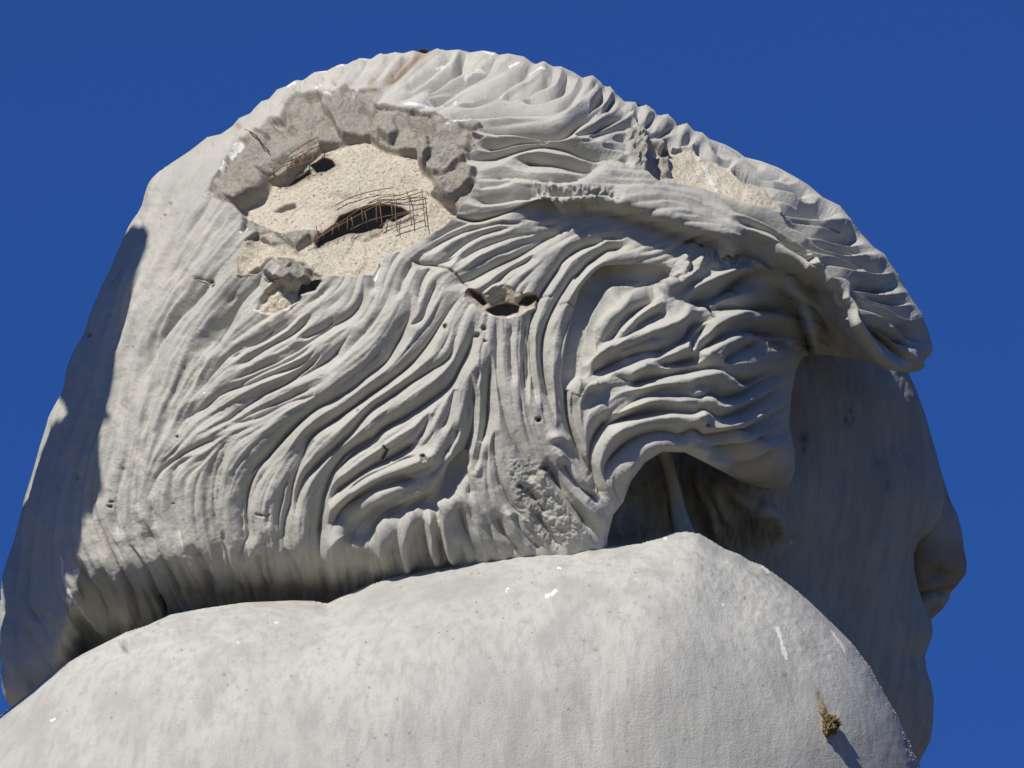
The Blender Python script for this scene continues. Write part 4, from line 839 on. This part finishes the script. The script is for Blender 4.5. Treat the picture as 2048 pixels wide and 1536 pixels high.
# tuft on the very top of the head
tp = bpy.data.objects.new('dry_weed', None); col.objects.link(tp); tp.location = P(846, 103, 20)
tag(tp, 'tiny dark dried weed on the very top of the head against the sky', 'weed')
tc = clump('weed_head', Vector((0,0,0)), .006, M_DARK, 5, (1.4,1,.7)); tc.parent = tp
for dx, dy in ((-8,-4),(-5,-6),(3,-9),(6,-5),(-2,-7),(8,2)):
    tube('weed_stem', [P(846,105,20), P(846+dx*.6,103+dy*.5,24), P(846+dx,103+dy,22)], .0010, M_DARK, tp, 4)
# little seed head with thread on the back hair, and one on a broken edge
sd_ = bpy.data.objects.new('seed_head', None); col.objects.link(sd_); px, py = TF([(1328,512)])[0]; sd_.location = surf(px, py)
tag(sd_, 'tiny brown seed head on a thin thread on the back hair', 'seed')
k2 = clump('seed', surf(px, py, 5)-sd_.location, .0042, M_MOSS, 11); k2.parent = sd_
tube('thread', [surf(*TF([(1210,490)])[0], 3), surf(*TF([(1260,496)])[0], 4), surf(*TF([(1320,508)])[0], 5)], .0007, M_DARK, sd_, 4)
tw = bpy.data.objects.new('thin_twig', None); col.objects.link(tw); px, py = TA([(480,580)])[0]; tw.location = surf(px, py)
tag(tw, 'thin dark twig lying on the upper left rim of the broken opening', 'twig')
tube('stem', [surf(*TA([(440,560)])[0], 4), surf(*TA([(470,575)])[0], 6), surf(*TA([(510,600)])[0], 5), surf(*TA([(545,650)])[0], 5), surf(*TA([(590,700)])[0], 3)], .0011, M_DARK, tw, 4)
ln = bpy.data.objects.new('grass_stalk', None); col.objects.link(ln); px, py = TA([(620,1500)])[0]; ln.location = surf(px, py)
tag(ln, 'short dark stalk sticking out beside the small hole at the lower left of the break', 'stalk')
tube('stem', [surf(*TA([(560,1495)])[0], 4), surf(*TA([(600,1505)])[0], 6), surf(*TA([(655,1497)])[0], 5)], .0011, M_DARK, ln, 4)
# lichen crumbs along the outer edge of the shoulder
rl = random.Random(12); vs = []; fs = []
edge = spline([(1700,1284),(1741,1338),(1769,1390),(1790,1425),(1812,1471),(1830,1515),(1838,1545)], 3)
for i in range(120):
    e = edge[int(len(edge)*min(.999, rl.random()**.6))]; inn = rl.random()**2*9; x = e[0]-inn; y = e[1]+inn*.3+rl.uniform(-3,3); b0 = ssurf(x, y, 1); s_ = rl.uniform(.0006, .0022)
    n0 = len(vs)
    for d in ((1,0,0),(-1,0,0),(0,1,0),(0,-1,0),(0,0,1),(0,0,-1)): vs.append(tuple(b0+Vector([q*s_*rl.uniform(.5,1.6) for q in d])))
    fs += [(n0+a_, n0+b2, n0+c_) for a_, b2, c_ in ((0,2,4),(2,1,4),(1,3,4),(3,0,4),(2,0,5),(1,2,5),(3,1,5),(0,3,5))]
me = bpy.data.meshes.new('lichen'); me.from_pydata(vs, [], fs); me.materials.append(M_LICHEN)
lo = bpy.data.objects.new('lichen', me); col.objects.link(lo); tag(lo, 'yellow lichen crumbs along the right edge of the shoulder', 'lichen', kind='stuff')

# ================================================================== GROUND
gm = bpy.data.meshes.new('ground'); s_ = 1500
gm.from_pydata([(-s_,-s_,0),(s_,-s_,0),(s_,s_,0),(-s_,s_,0)], [], [(0,1,2,3)]); gm.materials.append(M_EARTH)
go = bpy.data.objects.new('ground', gm); col.objects.link(go); go['kind'] = 'structure'
